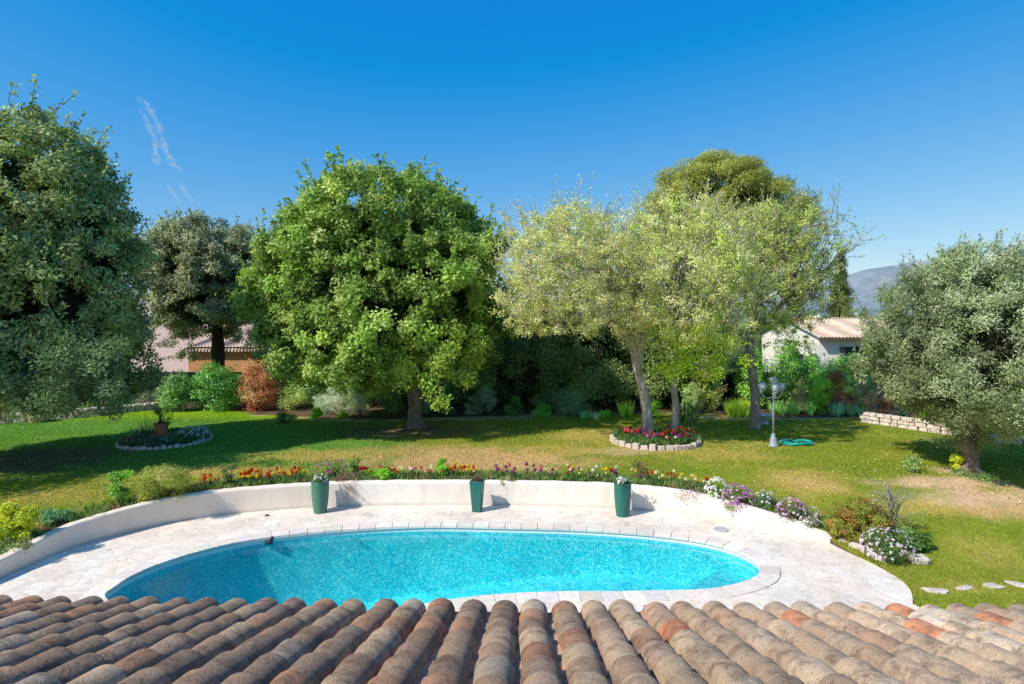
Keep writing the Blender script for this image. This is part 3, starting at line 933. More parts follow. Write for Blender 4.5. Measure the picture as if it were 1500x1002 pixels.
# ------------------------------------------------------------------ our own house: tiled roof in the foreground
house = empty('house', (0, 3.4, 0), 'house whose weathered terracotta barrel-tile roof fills the foreground', 'house')
HO = (0, 3.4, 0)
SL = .28; YE, ZE = 4.74, 2.44           # eave line of the tiles, slope
yaw = math.radians(1.1)
def roof_pt(u, v, w):
    """u along the eave, v up the slope from the eave (plan metres), w above the roof plane"""
    n_ = math.hypot(1, SL)
    x = u; y = YE - v + w * SL / n_; z = ZE + v * SL + w / n_
    return (x * math.cos(yaw) - (y - YE) * -math.sin(yaw) * -1 * 1 if False else x * math.cos(yaw) + (y - YE) * math.sin(yaw), YE - x * math.sin(yaw) + (y - YE) * math.cos(yaw), z)
rt = random.Random(4)
def tile_color(u, v):
    base = [(.42, .285, .20), (.38, .265, .195), (.45, .32, .225), (.34, .25, .19), (.50, .37, .26), (.44, .30, .225)]
    c = rt.choice(base)
    t = rt.random()
    if t < .012 + .05*(u > .8): c = (.55, .22, .11)
    elif t < .15: c = (.46, .26, .17)
    elif t < .22: c = (.54, .45, .36)
    k = min(1, max(0, (u - .3) / 2.6))
    pale = (.62, .49, .37) if rt.random() < .75 else (.68, .60, .50)
    mixk = k * rt.uniform(.25, .85)
    if t < .07: mixk *= .2
    f = rt.uniform(.72, 1.06) * (1 + .30 * k)
    return tuple((c[i] * (1 - mixk) + pale[i] * mixk) * f * 1.10 * (1.0, .935, .85)[i] for i in range(3))
covers = MB(); pans = MB()
SP = .24; EXPO = .315; TL = .40
def barrel(mb, u, v, r0, r1, w0, w1, col, skew, up=True, n=11, th=.014):
    """half-round tile: lower end at v (radius r0), upper end at v+TL (radius r1)"""
    V = []; Fs = []
    ang = [math.pi * (i / (n - 1)) for i in range(n)]
    sgn = 1 if up else -1
    for (vv, r, w, du) in ((v, r0, w0, 0), (v + TL * .5, (r0 + r1) / 2, (w0 + w1) / 2 + .002, skew * .5), (v + TL, r1, w1, skew)):
        for a in ang: V.append(roof_pt(u + du + r * math.cos(a), vv, w + sgn * r * .86 * math.sin(a)))
        for a in ang: V.append(roof_pt(u + du + (r - th) * math.cos(a), vv, w + sgn * (r - th) * .86 * math.sin(a)))
    for s_ in range(2):
        for i in range(n - 1):
            a = s_*2*n + i; b = a + 2*n
            Fs.append((a, a+1, b+1, b))
            a2 = a + n; b2 = b + n; Fs.append((a2, b2, b2+1, a2+1))
        a = s_*2*n; Fs.append((a, a + 2*n, a + 3*n, a + n)); a = s_*2*n + n - 1; Fs.append((a, a + n, a + 3*n, a + 2*n))
    for i in range(n - 1): Fs.append((i, i + n, i + n + 1, i + 1))
    mb.add(V, Fs, col)
for ri in range(-24, 26):
    u0 = .17 + ri * SP + rt.gauss(0, .006)
    wob = rt.gauss(0, .008); ph = rt.uniform(0, 6.28)
    voff = rt.gauss(0, .022)
    for k in range(9):
        v = k * EXPO + voff * (1 if k else .6) + rt.gauss(0, .010)
        uu = u0 + wob * math.sin(k * .9 + ph)
        sk = rt.gauss(0, .006)
        jr = rt.gauss(0, .0022)
        barrel(covers, uu, v, .109 + jr, .092 + jr, .041 + rt.gauss(0, .003), .021, tile_color(uu, v), sk)
        barrel(pans, uu + SP / 2, v + .06 if k else v - .02, .078, .092, .094, .080, (.66 * rt.uniform(.8, 1.1), .36, .24), 0, up=False)
roof = MB()
q = [roof_pt(-6.2, -.0, -.02), roof_pt(6.3, -.0, -.02), roof_pt(6.3, 2.75, -.02), roof_pt(-6.2, 2.75, -.02)]
q2 = [(a, b, c - .12) for a, b, c in q]
roof.add(q + q2, [(0, 1, 2, 3), (7, 6, 5, 4), (0, 4, 5, 1), (1, 5, 6, 2), (2, 6, 7, 3), (3, 7, 4, 0)])
ro = roof.build('roof', M['gutter'], house, origin=HO)
co = covers.build('cover_tiles', M['tile'], None, smooth=False, origin=None)
pa = pans.build('pan_tiles', M['tile'], None, smooth=False)
for o in (co, pa):
    o.parent = ro
    o.location = (-HO[0], -HO[1], -HO[2])
    # flat tile ends, rounded backs
    me = o.data
    sm = [abs(0) < 1] * len(me.polygons)
    me.polygons.foreach_set('use_smooth', sm)
    me.set_sharp_from_angle(angle=math.radians(45))
mw = MB(); mw.box((0, 4.18, 1.18), (12.0, .3, 2.34)); mw.build('wall', M['house_wall'], house, origin=HO)
for x in (-3.2, 0.2, 3.4):
    wn = MB(); wn.box((x, 4.335, 1.05), (1.3, .03, 2.05)); wo = wn.build('french_window', M['wood'], house, origin=HO)
    for s_ in (-.31, .31):
        gp = MB(); gp.box((x + s_, 4.354, 1.08), (.5, .012, 1.8)); g = gp.build('pane', M['glass'], wo, origin=HO)

# ------------------------------------------------------------------ plants library
G_MID = [(.09, .18, .03), (.13, .22, .035), (.06, .12, .02), (.17, .26, .04)]
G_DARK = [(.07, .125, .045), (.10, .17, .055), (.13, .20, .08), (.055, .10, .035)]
G_OLIVE = [(.13, .17, .10), (.19, .23, .15), (.26, .30, .22), (.09, .13, .06), (.15, .20, .09)]
G_GREY = [(.24, .29, .24), (.30, .34, .30), (.17, .22, .16)]
G_BRIGHT = [(.13, .30, .02), (.20, .38, .03), (.09, .22, .015)]
G_YEL = [(.48, .44, .03), (.38, .40, .03), (.56, .46, .04), (.22, .28, .02)]
G_RED = [(.42, .12, .08), (.48, .20, .13), (.30, .08, .05), (.42, .26, .14), (.14, .17, .04)]

def blade_clump(cx, cy, cz, n, L, spread, lean, pal, rg, w=.02):
    a = rg.uniform(0, 6.28, n); r = spread * np.sqrt(rg.uniform(size=n))
    P = np.c_[cx + r*np.cos(a), cy + r*np.sin(a), np.full(n, cz)]
    D = np.c_[np.cos(a)*lean*rg.uniform(.2, 1, n), np.sin(a)*lean*rg.uniform(.2, 1, n), np.ones(n)]
    return leaves(P, D, L, w, pick_cols(pal, n, rg, .2), rg)

def shrub(name, label, cat, x, yb, wpx, hpx, pal, n=2500, L=.06, W=.03, seed=0, style='round', group=None, mat='leaf', K=None, cr=None, up=.4, Y=None, wts=None, shoot=.25, lift=.0, depth=1.0, stems=True, flowers=None, dens=.45, z0=None, jit=.22):
    rg = np.random.default_rng(seed + 100)
    if Y is None: X, Y, Z = ground(x, yb)
    else: X = (x - CX)/F*Y; Z = float(gz(X, Y))
    if z0 is not None: Z = z0
    r = wpx/2/F*Y; h = hpx/F*Y
    root = empty(name, (X, Y, Z), label, cat, group)
    parts = []; tw = MB()
    if style == 'round':
        K = K or max(10, int(26 * (r*r*h / .5) ** .45)); c_r = cr or max(.09, min(.42, r * .38))
        pts = []
        prof = [(Z + .02 + lift, r*.72), (Z + lift + h*.25, r*.95), (Z + h*.5, r), (Z + h*.75, r*.85), (Z + h*.92, r*.5), (Z + h*1.0, r*.15)]
        prof = [(a, max(.03, b - c_r*.7)) for a, b in prof]; prof[-1] = (Z + h - c_r*.4, prof[-1][1])
        C, O = crown_points(X, Y, prof, K, rg, .5, .14, depth)
        parts.append(clump_cloud(C, c_r * rg.uniform(.7, 1.25, len(C)), n / len(C), L, W, pal, rg, up, shell=dens, out=O, wts=wts, jit=jit))
        if shoot: parts.append(shoots(C, O, shoot, rg, h*.22 + .05, 9, (L, W), pal, tw, rad=.005))
        if stems:
            for i in rg.permutation(len(C))[:9]:
                tw.tube([(X + rg.normal(0, .04), Y + rg.normal(0, .04), Z - .02), (X*.5 + C[i][0]*.5, Y*.5 + C[i][1]*.5, Z + (C[i][2]-Z)*.6), C[i]], [.02, .013, .006], 5)
    elif style == 'blades':
        m = max(1, int((r / .18) ** 2))
        for _ in range(m):
            a = rg.uniform(0, 6.28); q = r * math.sqrt(rg.uniform()) * .85
            parts.append(blade_clump(X + q*math.cos(a), Y + q*math.sin(a)*depth, Z - .01, max(6, n // m), h * .95, .06, .55, pal, rg, W))
    elif style == 'bare':
        for i in range(int(n)):
            a = rg.uniform(0, 6.28); q = rg.uniform(.2, 1) ** .5
            tip = np.array([X + r*q*math.cos(a), Y + r*q*math.sin(a)*depth, Z + h * (1 - .55*q*q) * rg.uniform(.7, 1.05)])
            b0 = np.array([X, Y, Z + h * rg.uniform(.05, .6)])
            mid = b0*.5 + tip*.5 + np.array([0, 0, h*.08])
            tw.tube([b0, mid, tip], [.011, .007, .003], 4, cap=False)
            for _ in range(3):
                t = rg.uniform(.3, .95); p = b0*(1-t)**2 + 2*mid*t*(1-t) + tip*t*t
                tw.tube([p, p + rg.normal(0, r*.13, 3) + [0, 0, r*.08]], [.004, .002], 3, cap=False)
                parts.append(leaves(p + rg.normal(0, .05, (4, 3)), rg.normal(size=(4, 3)) + [0, 0, .5], L, W, pick_cols(pal, 4, rg), rg))
        tw.tube([(X, Y, Z - .02), (X + .01, Y, Z + h*.3), (X - .01, Y, Z + h*.62)], [.03, .022, .012], 8)
    if parts:
        V, Fc, Cl = merge(parts)
        fast('foliage', V, Fc, M[mat], root, Cl, origin=(X, Y, Z))
    if tw.v: tw.build('stems', M['twig_pale'] if style == 'bare' else M['twig'], root, origin=(X, Y, Z))
    if flowers:
        cnt, rad, cols, kw = flowers
        blossoms(root, (X, Y, Z), r * kw.get('spread', 1), h, cnt, rad, cols, rg, depth, kw)
    return root

def blossoms(root, O, r, h, cnt, rad, cols, rg, depth=1.0, kw={}):
    """open daisy flowers sitting over the skin of a mound"""
    V = []; Fc = []; C = []; b = 0
    X, Y, Z = O
    for i in range(cnt):
        a = rg.uniform(0, 6.28); e = math.acos(rg.uniform(.0, 1)) if not kw.get('hang') else math.acos(rg.uniform(-.35, 1))
        d = np.array([math.sin(e)*math.cos(a), math.sin(e)*math.sin(a), math.cos(e)])
        p = np.array([X + d[0]*r*1.02, Y + d[1]*r*depth*1.02, Z + max(.02, .45*h + d[2]*h*.58)]) + rg.normal(0, .015, 3)
        nr_ = unit(d + np.array([0, -.25, .55]) + rg.normal(0, .2, 3))
        u = unit(np.cross(nr_, [.3, .2, .9])); w = np.cross(nr_, u)
        col = np.array(cols[rg.integers(len(cols))]) * np.exp(rg.normal(0, .08))
        R = rad * rg.uniform(.75, 1.2)
        n = 9
        for q in range(n):
            t0 = 6.283*q/n; t1 = 6.283*(q + .82)/n; tm = (t0 + t1)/2
            V += [p, p + R*.85*(u*math.cos(t0) + w*math.sin(t0)), p + R*(u*math.cos(tm) + w*math.sin(tm)) + nr_*R*.12, p + R*.85*(u*math.cos(t1) + w*math.sin(t1))]
            C += [col * .9, col, col * 1.05, col]; Fc.append((b, b+1, b+2, b+3)); b += 4
        cc = np.array((.12, .05, .16)); e_ = R*.24
        V += [p + nr_*.006 + e_*u, p + nr_*.006 + e_*w, p + nr_*.006 - e_*u, p + nr_*.006 - e_*w]; C += [cc]*4; Fc.append((b, b+1, b+2, b+3)); b += 4
    fast('blossoms', np.array(V), Fc, M['petal'], root, np.clip(np.array(C), 0, 1), origin=O)

# ------------------------------------------------------------------ trees
def TR(x, yb):
    return ground(x, yb)

# big holm oak on the left
Yl = 18.6; Xl = (38 - CX)/F*Yl
zl = float(gz(Xl, Yl))
profL = pxprof(Yl, [(172, 36), (205, 80), (250, 108), (300, 128), (350, 140), (430, 146), (500, 148), (560, 142), (592, 118)], 32)
def l_extra(rg, lb):
    n = 120; C = np.array([at(rg.uniform(-60, 175), rg.uniform(500, 600) , rg.uniform(15.2, 18.5)) for _ in range(n)])
    return [clump_cloud(C, .45*rg.uniform(.7, 1.2, n), 150, .10, .05, [(.10, .15, .07), (.07, .11, .045), (.15, .2, .11)], rg, .1, shell=.3, clump_jit=.3)]
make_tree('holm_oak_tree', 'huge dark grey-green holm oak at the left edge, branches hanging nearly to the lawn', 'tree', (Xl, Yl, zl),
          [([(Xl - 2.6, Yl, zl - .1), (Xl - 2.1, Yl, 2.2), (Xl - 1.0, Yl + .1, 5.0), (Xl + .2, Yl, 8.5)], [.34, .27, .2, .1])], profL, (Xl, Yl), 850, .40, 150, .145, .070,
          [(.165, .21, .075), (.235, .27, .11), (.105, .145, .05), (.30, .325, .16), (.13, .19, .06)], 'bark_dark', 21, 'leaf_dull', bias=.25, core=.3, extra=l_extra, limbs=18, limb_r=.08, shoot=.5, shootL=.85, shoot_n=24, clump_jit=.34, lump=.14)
def s_extra(rg, lb):
    C = np.array([at(rg.uniform(208, 285), rg.uniform(465, 528), 30 + rg.uniform(-1, 1)) for _ in range(46)] + [at(rg.uniform(345, 395), rg.uniform(455, 505), 30 + rg.uniform(-1, 1)) for _ in range(30)])
    return [clump_cloud(C, .30*rg.uniform(.7, 1.2, len(C)), 70, .11, .055, [(.16, .18, .10), (.10, .12, .06), (.24, .26, .16)], rg, .1, shell=.1, clump_jit=.3, out=C*0)]
# second holm oak further back
Yb = 31.0; Xb = (305 - CX)/F*Yb; Xbt = (320 - CX)/F*Yb; zb = float(gz(Xbt, Yb))
profB = pxprof(Yb, [(322, 32), (336, 62), (362, 84), (400, 90), (440, 84), (470, 70), (492, 40)], 302)
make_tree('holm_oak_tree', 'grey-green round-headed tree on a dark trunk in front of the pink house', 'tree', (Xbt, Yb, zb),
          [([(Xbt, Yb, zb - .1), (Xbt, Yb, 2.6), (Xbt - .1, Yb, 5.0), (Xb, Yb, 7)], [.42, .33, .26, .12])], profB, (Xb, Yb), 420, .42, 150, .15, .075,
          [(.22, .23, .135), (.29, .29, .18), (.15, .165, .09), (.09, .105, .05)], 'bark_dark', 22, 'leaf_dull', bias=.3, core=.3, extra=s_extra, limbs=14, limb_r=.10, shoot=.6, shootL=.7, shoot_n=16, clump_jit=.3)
# central laurel-like tree
Xc, Yc, zc = ground(607, 626)
Ym = Yc + .3; Xm = (560 - CX)/F*Ym
profM = pxprof(Ym, [(262, 40), (272, 85), (292, 118), (322, 143), (365, 160), (420, 168), (475, 170), (515, 164), (543, 135), (560, 70)], 560)
CEN = [(.125, .19, .036), (.175, .25, .045), (.080, .135, .024), (.23, .29, .07), (.10, .17, .032), (.25, .30, .09)]
def cen_extra(rg, lb):
    out = []
    z0, z1 = 3.0, 6.0
    n = 26                                    # fresh yellow-green lower right boughs
    a = rg.uniform(-2.4, -.3, n); C = np.c_[Xc + 1.2 + 2.6*np.cos(a)*rg.uniform(.4, 1, n), Yc + 3.6*np.sin(a), rg.uniform(2.0, 4.6, n)]
    out.append(clump_cloud(C, .5*rg.uniform(.7, 1.2, n), 170, .13, .07, [(.26, .33, .06), (.31, .37, .07), (.18, .27, .045), (.15, .22, .045)], rg, .4, out=unit(C - np.array([Xc, Yc, 3.5])), clump_jit=.3))
    return out
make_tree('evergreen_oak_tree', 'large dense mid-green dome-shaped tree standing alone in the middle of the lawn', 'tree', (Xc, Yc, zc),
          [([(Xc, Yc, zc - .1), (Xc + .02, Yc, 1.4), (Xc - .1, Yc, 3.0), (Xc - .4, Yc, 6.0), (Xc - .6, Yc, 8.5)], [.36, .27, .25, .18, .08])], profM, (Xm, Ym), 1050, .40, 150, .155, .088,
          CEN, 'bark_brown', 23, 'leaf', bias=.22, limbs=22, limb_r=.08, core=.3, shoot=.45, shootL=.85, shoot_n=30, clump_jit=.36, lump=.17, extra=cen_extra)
# dark evergreen behind, between
Yd = 30.5
for (cxp, rows, lab, seed, pal) in [
    (860, [(318, 25), (335, 60), (370, 80), (420, 92), (480, 98), (540, 98), (575, 80)], 'dark evergreen tree rising behind the two blossoming trees', 31, [(.15, .20, .07), (.22, .27, .12), (.09, .13, .045)]),
    (772, [(400, 40), (430, 65), (480, 72), (540, 76), (580, 60)], 'dark shaded evergreen between the big dome-shaped tree and the blossoming trees', 32, [(.12, .18, .06), (.17, .23, .09), (.09, .13, .05)]),
    (985, [(420, 50), (450, 75), (490, 85), (540, 85), (570, 60)], 'low bushy evergreen tree in the screen behind the two planted trunks', 33, [(.15, .21, .06), (.10, .15, .04), (.22, .27, .11)])]:
    X = (cxp - CX)/F*Yd; z_ = float(gz(X, Yd))
    make_tree('evergreen_tree', lab, 'tree', (X, Yd, z_), [([(X, Yd, z_ - .1), (X + .1, Yd, 2.5), (X, Yd, 5)], [.25, .2, .1])], pxprof(Yd, rows, cxp), (X, Yd), 210, .62, 240, .12, .062,
              pal, 'bark_dark', seed, 'leaf_dull', bias=.35, core=.3, limbs=10, shoot=.45, shootL=.6, clump_jit=.3)
# tall stone pine dome
Yp = 54.0; cxp = 1050; X = (cxp - CX)/F*Yp; z_ = float(gz(X, Yp))
prp = pxprof(Yp, [(236, 22), (248, 58), (268, 86), (300, 106), (350, 108), (400, 80), (430, 40)], cxp)
make_tree('stone_pine_tree', 'tall olive-green dome-topped pine behind the blossoming trees, highest crown on the right', 'tree', (X, Yp, z_),
          [([(X, Yp, z_ - .1), (X + .3, Yp, 6), (X - .2, Yp, 12)], [.5, .4, .25])], prp, (X, Yp), 420, 1.15, 520, .24, .065,
          [(.16, .18, .035), (.22, .23, .045), (.11, .14, .025), (.26, .25, .06)], 'bark_brown', 34, 'leaf', bias=.3, core=.3, limbs=14, limb_r=.2, shoot=.12, shootL=.6, flat=.55, shell=.6, clump_jit=.18, up=.8)
# two blossoming trees in the round bed
BLO = [(.40, .38, .17), (.50, .48, .26), (.32, .35, .12), (.36, .30, .16), (.26, .31, .08), (.44, .41, .20)]
X1, Y1, z1 = ground(949, 643); X2, Y2, z2 = ground(986, 638)
Yx = 20.6
A_top = at(925, 492, Y1)
prA = pxprof(Yx, [(310, 60), (330, 100), (370, 124), (420, 130), (465, 122), (490, 90)], 840); XA = (838 - CX)/F*Yx
make_tree('blossom_tree', 'leaning grey forked tree with pale cream blossom, left of two in the round stone bed', 'tree', (X1, Y1, z1 + .1),
          [([(X1, Y1, z1), at(946, 590, Y1), at(935, 545, Y1), at(925, 500, Y1), at(905, 440, Y1 + .1), at(870, 390, Y1 + .2)], [.22, .19, .17, .14, .09, .04]),
           ([at(935, 545, Y1), at(941, 500, Y1 - .1), at(955, 450, Y1 - .2), at(950, 390, Y1 + .3)], [.13, .11, .08, .03])],
          prA, (XA, Yx), 820, .25, 62, .066, .046, BLO, 'bark_grey', 41, 'leaf', bias=.8, limbs=44, limb_r=.06, shoot=.6, shootL=.8, shoot_n=14, flat=.8, shell=.1, clump_jit=.22, up=.6, twigs=240, twigmat='twig_pale', fork_from=.5, lump=.22)
prB = pxprof(Yx, [(290, 55), (310, 95), (350, 118), (400, 124), (450, 116), (490, 92), (512, 60)], 995); XB = (998 - CX)/F*Yx
def b_extra(rg, lb):
    n = 46; C = np.c_[(XB + rg.uniform(-1.0, 1.9, n)), Yx + rg.uniform(-1.2, 1.2, n), rg.uniform(2.9, 4.6, n)]
    return [clump_cloud(C, .42*rg.uniform(.7, 1.2, n), 95, .085, .05, [(.30, .42, .03), (.38, .46, .05), (.22, .34, .02)], rg, .4, shell=.2)]
make_tree('blossom_tree', 'upright mottled-bark tree with pale yellow-green blossom, right of two in the round stone bed', 'tree', (X2, Y2, z2 + .1),
          [([(X2, Y2, z2), at(990, 600, Y2), at(987, 560, Y2), at(993, 500, Y2), at(985, 430, Y2), at(1000, 360, Y2 + .2)], [.15, .13, .12, .11, .07, .03])],
          prB, (XB, Yx), 820, .25, 62, .066, .046, BLO + [(.34, .42, .08)], 'bark_grey', 42, 'leaf', bias=.8, limbs=44, limb_r=.06, shoot=.6, shootL=.8, shoot_n=14, flat=.8, shell=.1, clump_jit=.22, up=.6, twigs=240, twigmat='twig_pale', fork_from=.5, lump=.22, extra=b_extra)
# third deciduous tree, sparse on the right
X3, Y3, z3 = ground(1106, 627)
prC = pxprof(Y3, [(300, 35), (330, 70), (370, 92), (415, 98), (455, 84), (485, 55)], 1122); XC = (1122 - CX)/F*Y3
def c_extra(rg, lb):
    n = 40; C = np.array([at(rg.uniform(1115, 1195), rg.uniform(455, 512), Y3 + rg.uniform(-1.2, .8)) for _ in range(n)])
    out = [clump_cloud(C, .26*rg.uniform(.6, 1.2, n), 40, .078, .05, [(.34, .38, .12), (.24, .30, .05)], rg, .4, shell=.1, out=C*0)]
    tips = [(1262, 352), (1235, 322), (1222, 300), (1195, 296), (1240, 372), (1215, 400), (1200, 435), (1170, 290), (1225, 345), (1190, 330), (1178, 460)]
    f = np.array(at(1150, 440, Y3))
    for (tx, ty) in tips:
        c = np.array(at(tx, ty, Y3 + rg.uniform(-1.2, 1.2)))
        path = bez(f, f*.5 + c*.5 + np.array([.1, 0, -.1]), c, 9); path = [p + rg.normal(0, .05, 3)*(0 < i < 8) for i, p in enumerate(path)]
        lb.tube(path, list(np.linspace(.06, .008, 9)), 5)
        for p in path[2:]:
            for _ in range(4):
                e = p + rg.normal(0, .4, 3) + [.1, 0, .25]
                lb.tube([p, p*.5 + e*.5 + rg.normal(0, .04, 3), e], [.014, .009, .004], 3, cap=False)
                t = rg.uniform(.3, 1.1, (17, 1)); P = p*(1-t) + e*t + rg.normal(0, .05, (17, 3))
                out.append(leaves(P, rg.normal(size=(17, 3)) + [0, 0, .6], .075, .045, pick_cols([(.26, .32, .07), (.18, .22, .05), (.33, .38, .14), (.15, .12, .05)], 17, rg), rg))
    return out
make_tree('deciduous_tree', 'sparse spring tree with straight brown trunk behind the white lamp post', 'tree', (X3, Y3, z3),
          [([(X3, Y3, z3 - .1), at(1106, 580, Y3), at(1099, 520, Y3), at(1098, 480, Y3), at(1105, 430, Y3), at(1115, 360, Y3)], [.25, .19, .17, .16, .10, .04]),
           ([at(1099, 485, Y3), at(1125, 462, Y3), at(1150, 440, Y3), at(1165, 395, Y3)], [.12, .10, .07, .04])],
          prC, (XC, Y3), 620, .30, 52, .078, .05, [(.34, .38, .12), (.24, .30, .05), (.42, .42, .2), (.18, .2, .05)], 'bark_mottled', 43, 'leaf', bias=.8, limbs=40, limb_r=.06, shoot=.6, shootL=.8, shoot_n=11, flat=.8, shell=.1, twigs=240, twigmat='twig', extra=c_extra, lump=.25, up=.6)
# olive tree on the right
Xo, Yo, zo = ground(1418, 694)
XO = (1435 - CX)/F*(Yo + .1)
prO = pxprof(Yo + .1, [(362, 24), (380, 62), (415, 100), (450, 125), (490, 146), (530, 154), (570, 146), (600, 112), (622, 60)], 1435)
OLV = [(.145, .18, .085), (.205, .235, .13), (.095, .13, .048), (.27, .29, .19), (.12, .16, .062)]
def o_extra(rg, lb):
    n = 60; C = np.c_[Xo + rg.normal(.1, .62, n), Yo - .4 + rg.normal(0, .6, n), rg.uniform(1.35, 2.6, n)]      # low hanging skirt over the trunk
    out = [clump_cloud(C, .30*rg.uniform(.7, 1.2, n), 110, .062, .018, OLV, rg, .1, shell=.1, spread=1.2)]
    n = 26; C = np.c_[np.linspace(0, 1, n), np.zeros(n), np.zeros(n)]
    P = np.array([at(1375 + rg.normal(0, 9), 388 + rg.uniform(-8, 55), Yo + rg.normal(0, .5)) for _ in range(n)])
    out.append(clump_cloud(P, .2*rg.uniform(.7, 1.2, n), 70, .062, .018, OLV, rg, .5, shell=.1))
    P = np.array([at(1310 + rg.normal(0, 12), 410 + rg.uniform(0, 45), Yo + rg.normal(0, .4)) for _ in range(16)])
    out.append(clump_cloud(P, .16*rg.uniform(.7, 1.2, 16), 60, .062, .018, OLV, rg, .7, shell=.1))
    return out
make_tree('olive_tree', 'silvery grey-green olive tree with a short gnarled trunk at the right edge', 'tree', (Xo, Yo, zo),
          [([(Xo, Yo, zo - .1), at(1420, 670, Yo), at(1412, 640, Yo), at(1422, 600, Yo), at(1430, 550, Yo)], [.27, .21, .19, .15, .08]),
           ([at(1422, 690, Yo), at(1427, 660, Yo + .05), at(1428, 630, Yo + .1), at(1400, 590, Yo + .1)], [.17, .15, .14, .07])],
          prO, (XO, Yo + .1), 760, .32, 185, .098, .030, OLV, 'bark_brown', 44, 'leaf_dull', bias=.3, core=.28, limbs=24, limb_r=.045, shoot=.75, shootL=.55, shoot_n=26, clump_jit=.36, shell=.35, lump=.2, extra=o_extra)
# cypress
Yy = 52.0; Xy = (1232 - CX)/F*Yy; zy = float(gz(Xy, Yy))
prY = pxprof(Yy, [(362, 1.5), (385, 5), (420, 11), (450, 15), (480, 18), (520, 18)], 1233)
make_tree('cypress_tree', 'slim pointed dark cypress rising behind the white house roof', 'tree', (Xy, Yy, zy), [([(Xy, Yy, zy), (Xy, Yy, 3), (Xy, Yy, 9)], [.2, .16, .05])],
          prY, (Xy, Yy), 210, .3, 130, .16, .06, [(.14, .17, .05), (.19, .21, .065), (.10, .13, .04)], 'bark_brown', 45, 'leaf_dull', bias=.6, limbs=0, shoot=.2, shootL=.5, shoot_n=8, flat=1.4, up=2.0, lump=.1)
# unseen neighbour trees to the left throw the long shade over the lawn
for (X, Y, pr_, sd) in [(-19.4, 14.0, [(1.8, 2.4), (3, 3.8), (5.5, 3.8), (8, 3.0), (11, 2.0), (12.5, .6)], 51), (-24.5, 9.5, [(1.8, 2), (3, 3), (6, 3), (8, 1)], 52)]:
    z_ = float(gz(X, Y))
    make_tree('holm_oak_tree', ['', 'dark holm oak just beyond the left edge whose shade covers the lawn', 'second dark holm oak beyond the left edge near the terrace'][sd - 50], 'tree', (X, Y, z_),
              [([(X, Y, z_ - .1), (X + .1, Y, 3), (X, Y, 6)], [.3, .24, .12])], pr_, (X, Y), 330, .62, 130, .14, .08,
              G_DARK, 'bark_dark', sd, 'leaf_dull', bias=.45, limbs=8, shoot=0)

# ------------------------------------------------------------------ shrubs, hedges and screen
def dark_screen():
    rg = np.random.default_rng(77)
    first = None
    xs = [455, 500, 545, 590, 635, 680, 725, 790, 850, 905, 960, 1020]
    for i, x in enumerate(xs):
        if i == 0:
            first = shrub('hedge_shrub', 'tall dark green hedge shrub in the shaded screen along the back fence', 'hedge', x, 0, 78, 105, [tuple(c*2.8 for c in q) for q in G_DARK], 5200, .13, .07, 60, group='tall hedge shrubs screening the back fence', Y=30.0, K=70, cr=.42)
        else:
            o = first.copy(); link(o)
            Yq = 29.6 + rg.uniform(0, 1.2); X = (x - CX)/F*Yq
            o.location = (X, Yq, float(gz(X, Yq))); o.rotation_euler = (0, 0, rg.uniform(0, 6.28)); s = rg.uniform(.85, 1.15); o.scale = (s, s, s * rg.uniform(.9, 1.1))
            for ch in list(first.children):
                c = ch.copy(); link(c); c.parent = o
dark_screen()

def S_(name, label, cat, x, yb, wpx, hpx, pal, *a, **k):
    g = (.95 if name == 'photinia_shrub' else 1.6) if (yb == 0 or 598 <= yb <= 620) else 1.0
    return shrub(name, label, cat, x, yb, wpx, hpx, [tuple(min(.5, c * g) for c in q) for q in pal], *a, **k)
S_('laurel_shrub', 'broad glossy dark green laurel shrub left of the red-leaved shrub', 'shrub', 315, 600, 92, 68, [(.06, .15, .025), (.10, .21, .04), (.035, .09, .02)], 7500, .12, .06, 1, mat='leaf_glossy')
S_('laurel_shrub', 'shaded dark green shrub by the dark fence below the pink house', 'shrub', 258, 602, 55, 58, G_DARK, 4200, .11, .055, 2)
S_('photinia_shrub', 'large coppery red-leaved shrub left of the dome-shaped tree', 'shrub', 380, 600, 72, 72, G_RED, 8500, .095, .05, 3, shoot=.4)
S_('shrub', 'soft pale green shrub right of the coppery red shrub', 'shrub', 432, 600, 55, 38, [(.22, .28, .08), (.30, .33, .12), (.15, .22, .06)], 3600, .07, .03, 4)
S_('shrub', 'low dark green cushion shrub at the corner of the back bed', 'shrub', 418, 619, 36, 15, [(.04, .085, .02), (.06, .12, .03)], 2600, .06, .025, 5)
S_('shrub', 'low bright lime-green shrub in front of the grey lavender', 'shrub', 464, 614, 26, 18, G_BRIGHT, 1500, .07, .035, 6)
S_('shrub', 'small fresh green tuft on the pale soil before the grey shrubs', 'shrub', 500, 613, 24, 10, G_BRIGHT, 700, .08, .035, 7)
S_('lavender_shrub', 'silvery grey lavender-like shrub, left of the two left of the big trunk', 'shrub', 484, 605, 54, 40, G_GREY, 4200, .10, .02, 8, up=1.1, shoot=.6)
S_('lavender_shrub', 'taller grey-green feathery shrub, right of the two left of the big trunk', 'shrub', 528, 607, 50, 44, [(.22, .26, .18), (.28, .31, .24), (.15, .19, .11)], 4200, .10, .022, 9, up=1.1, shoot=.7)
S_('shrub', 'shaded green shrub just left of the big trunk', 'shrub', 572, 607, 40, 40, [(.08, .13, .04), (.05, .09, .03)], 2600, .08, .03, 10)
S_('shrub', 'blue-grey shaded shrub just right of the big trunk', 'shrub', 628, 604, 34, 36, [(.10, .15, .11), (.14, .19, .15)], 2600, .09, .025, 11, up=.9)
S_('shrub', 'dark low shrub in the shade halfway along the back bed', 'shrub', 655, 606, 26, 14, G_DARK, 1500, .06, .03, 12)
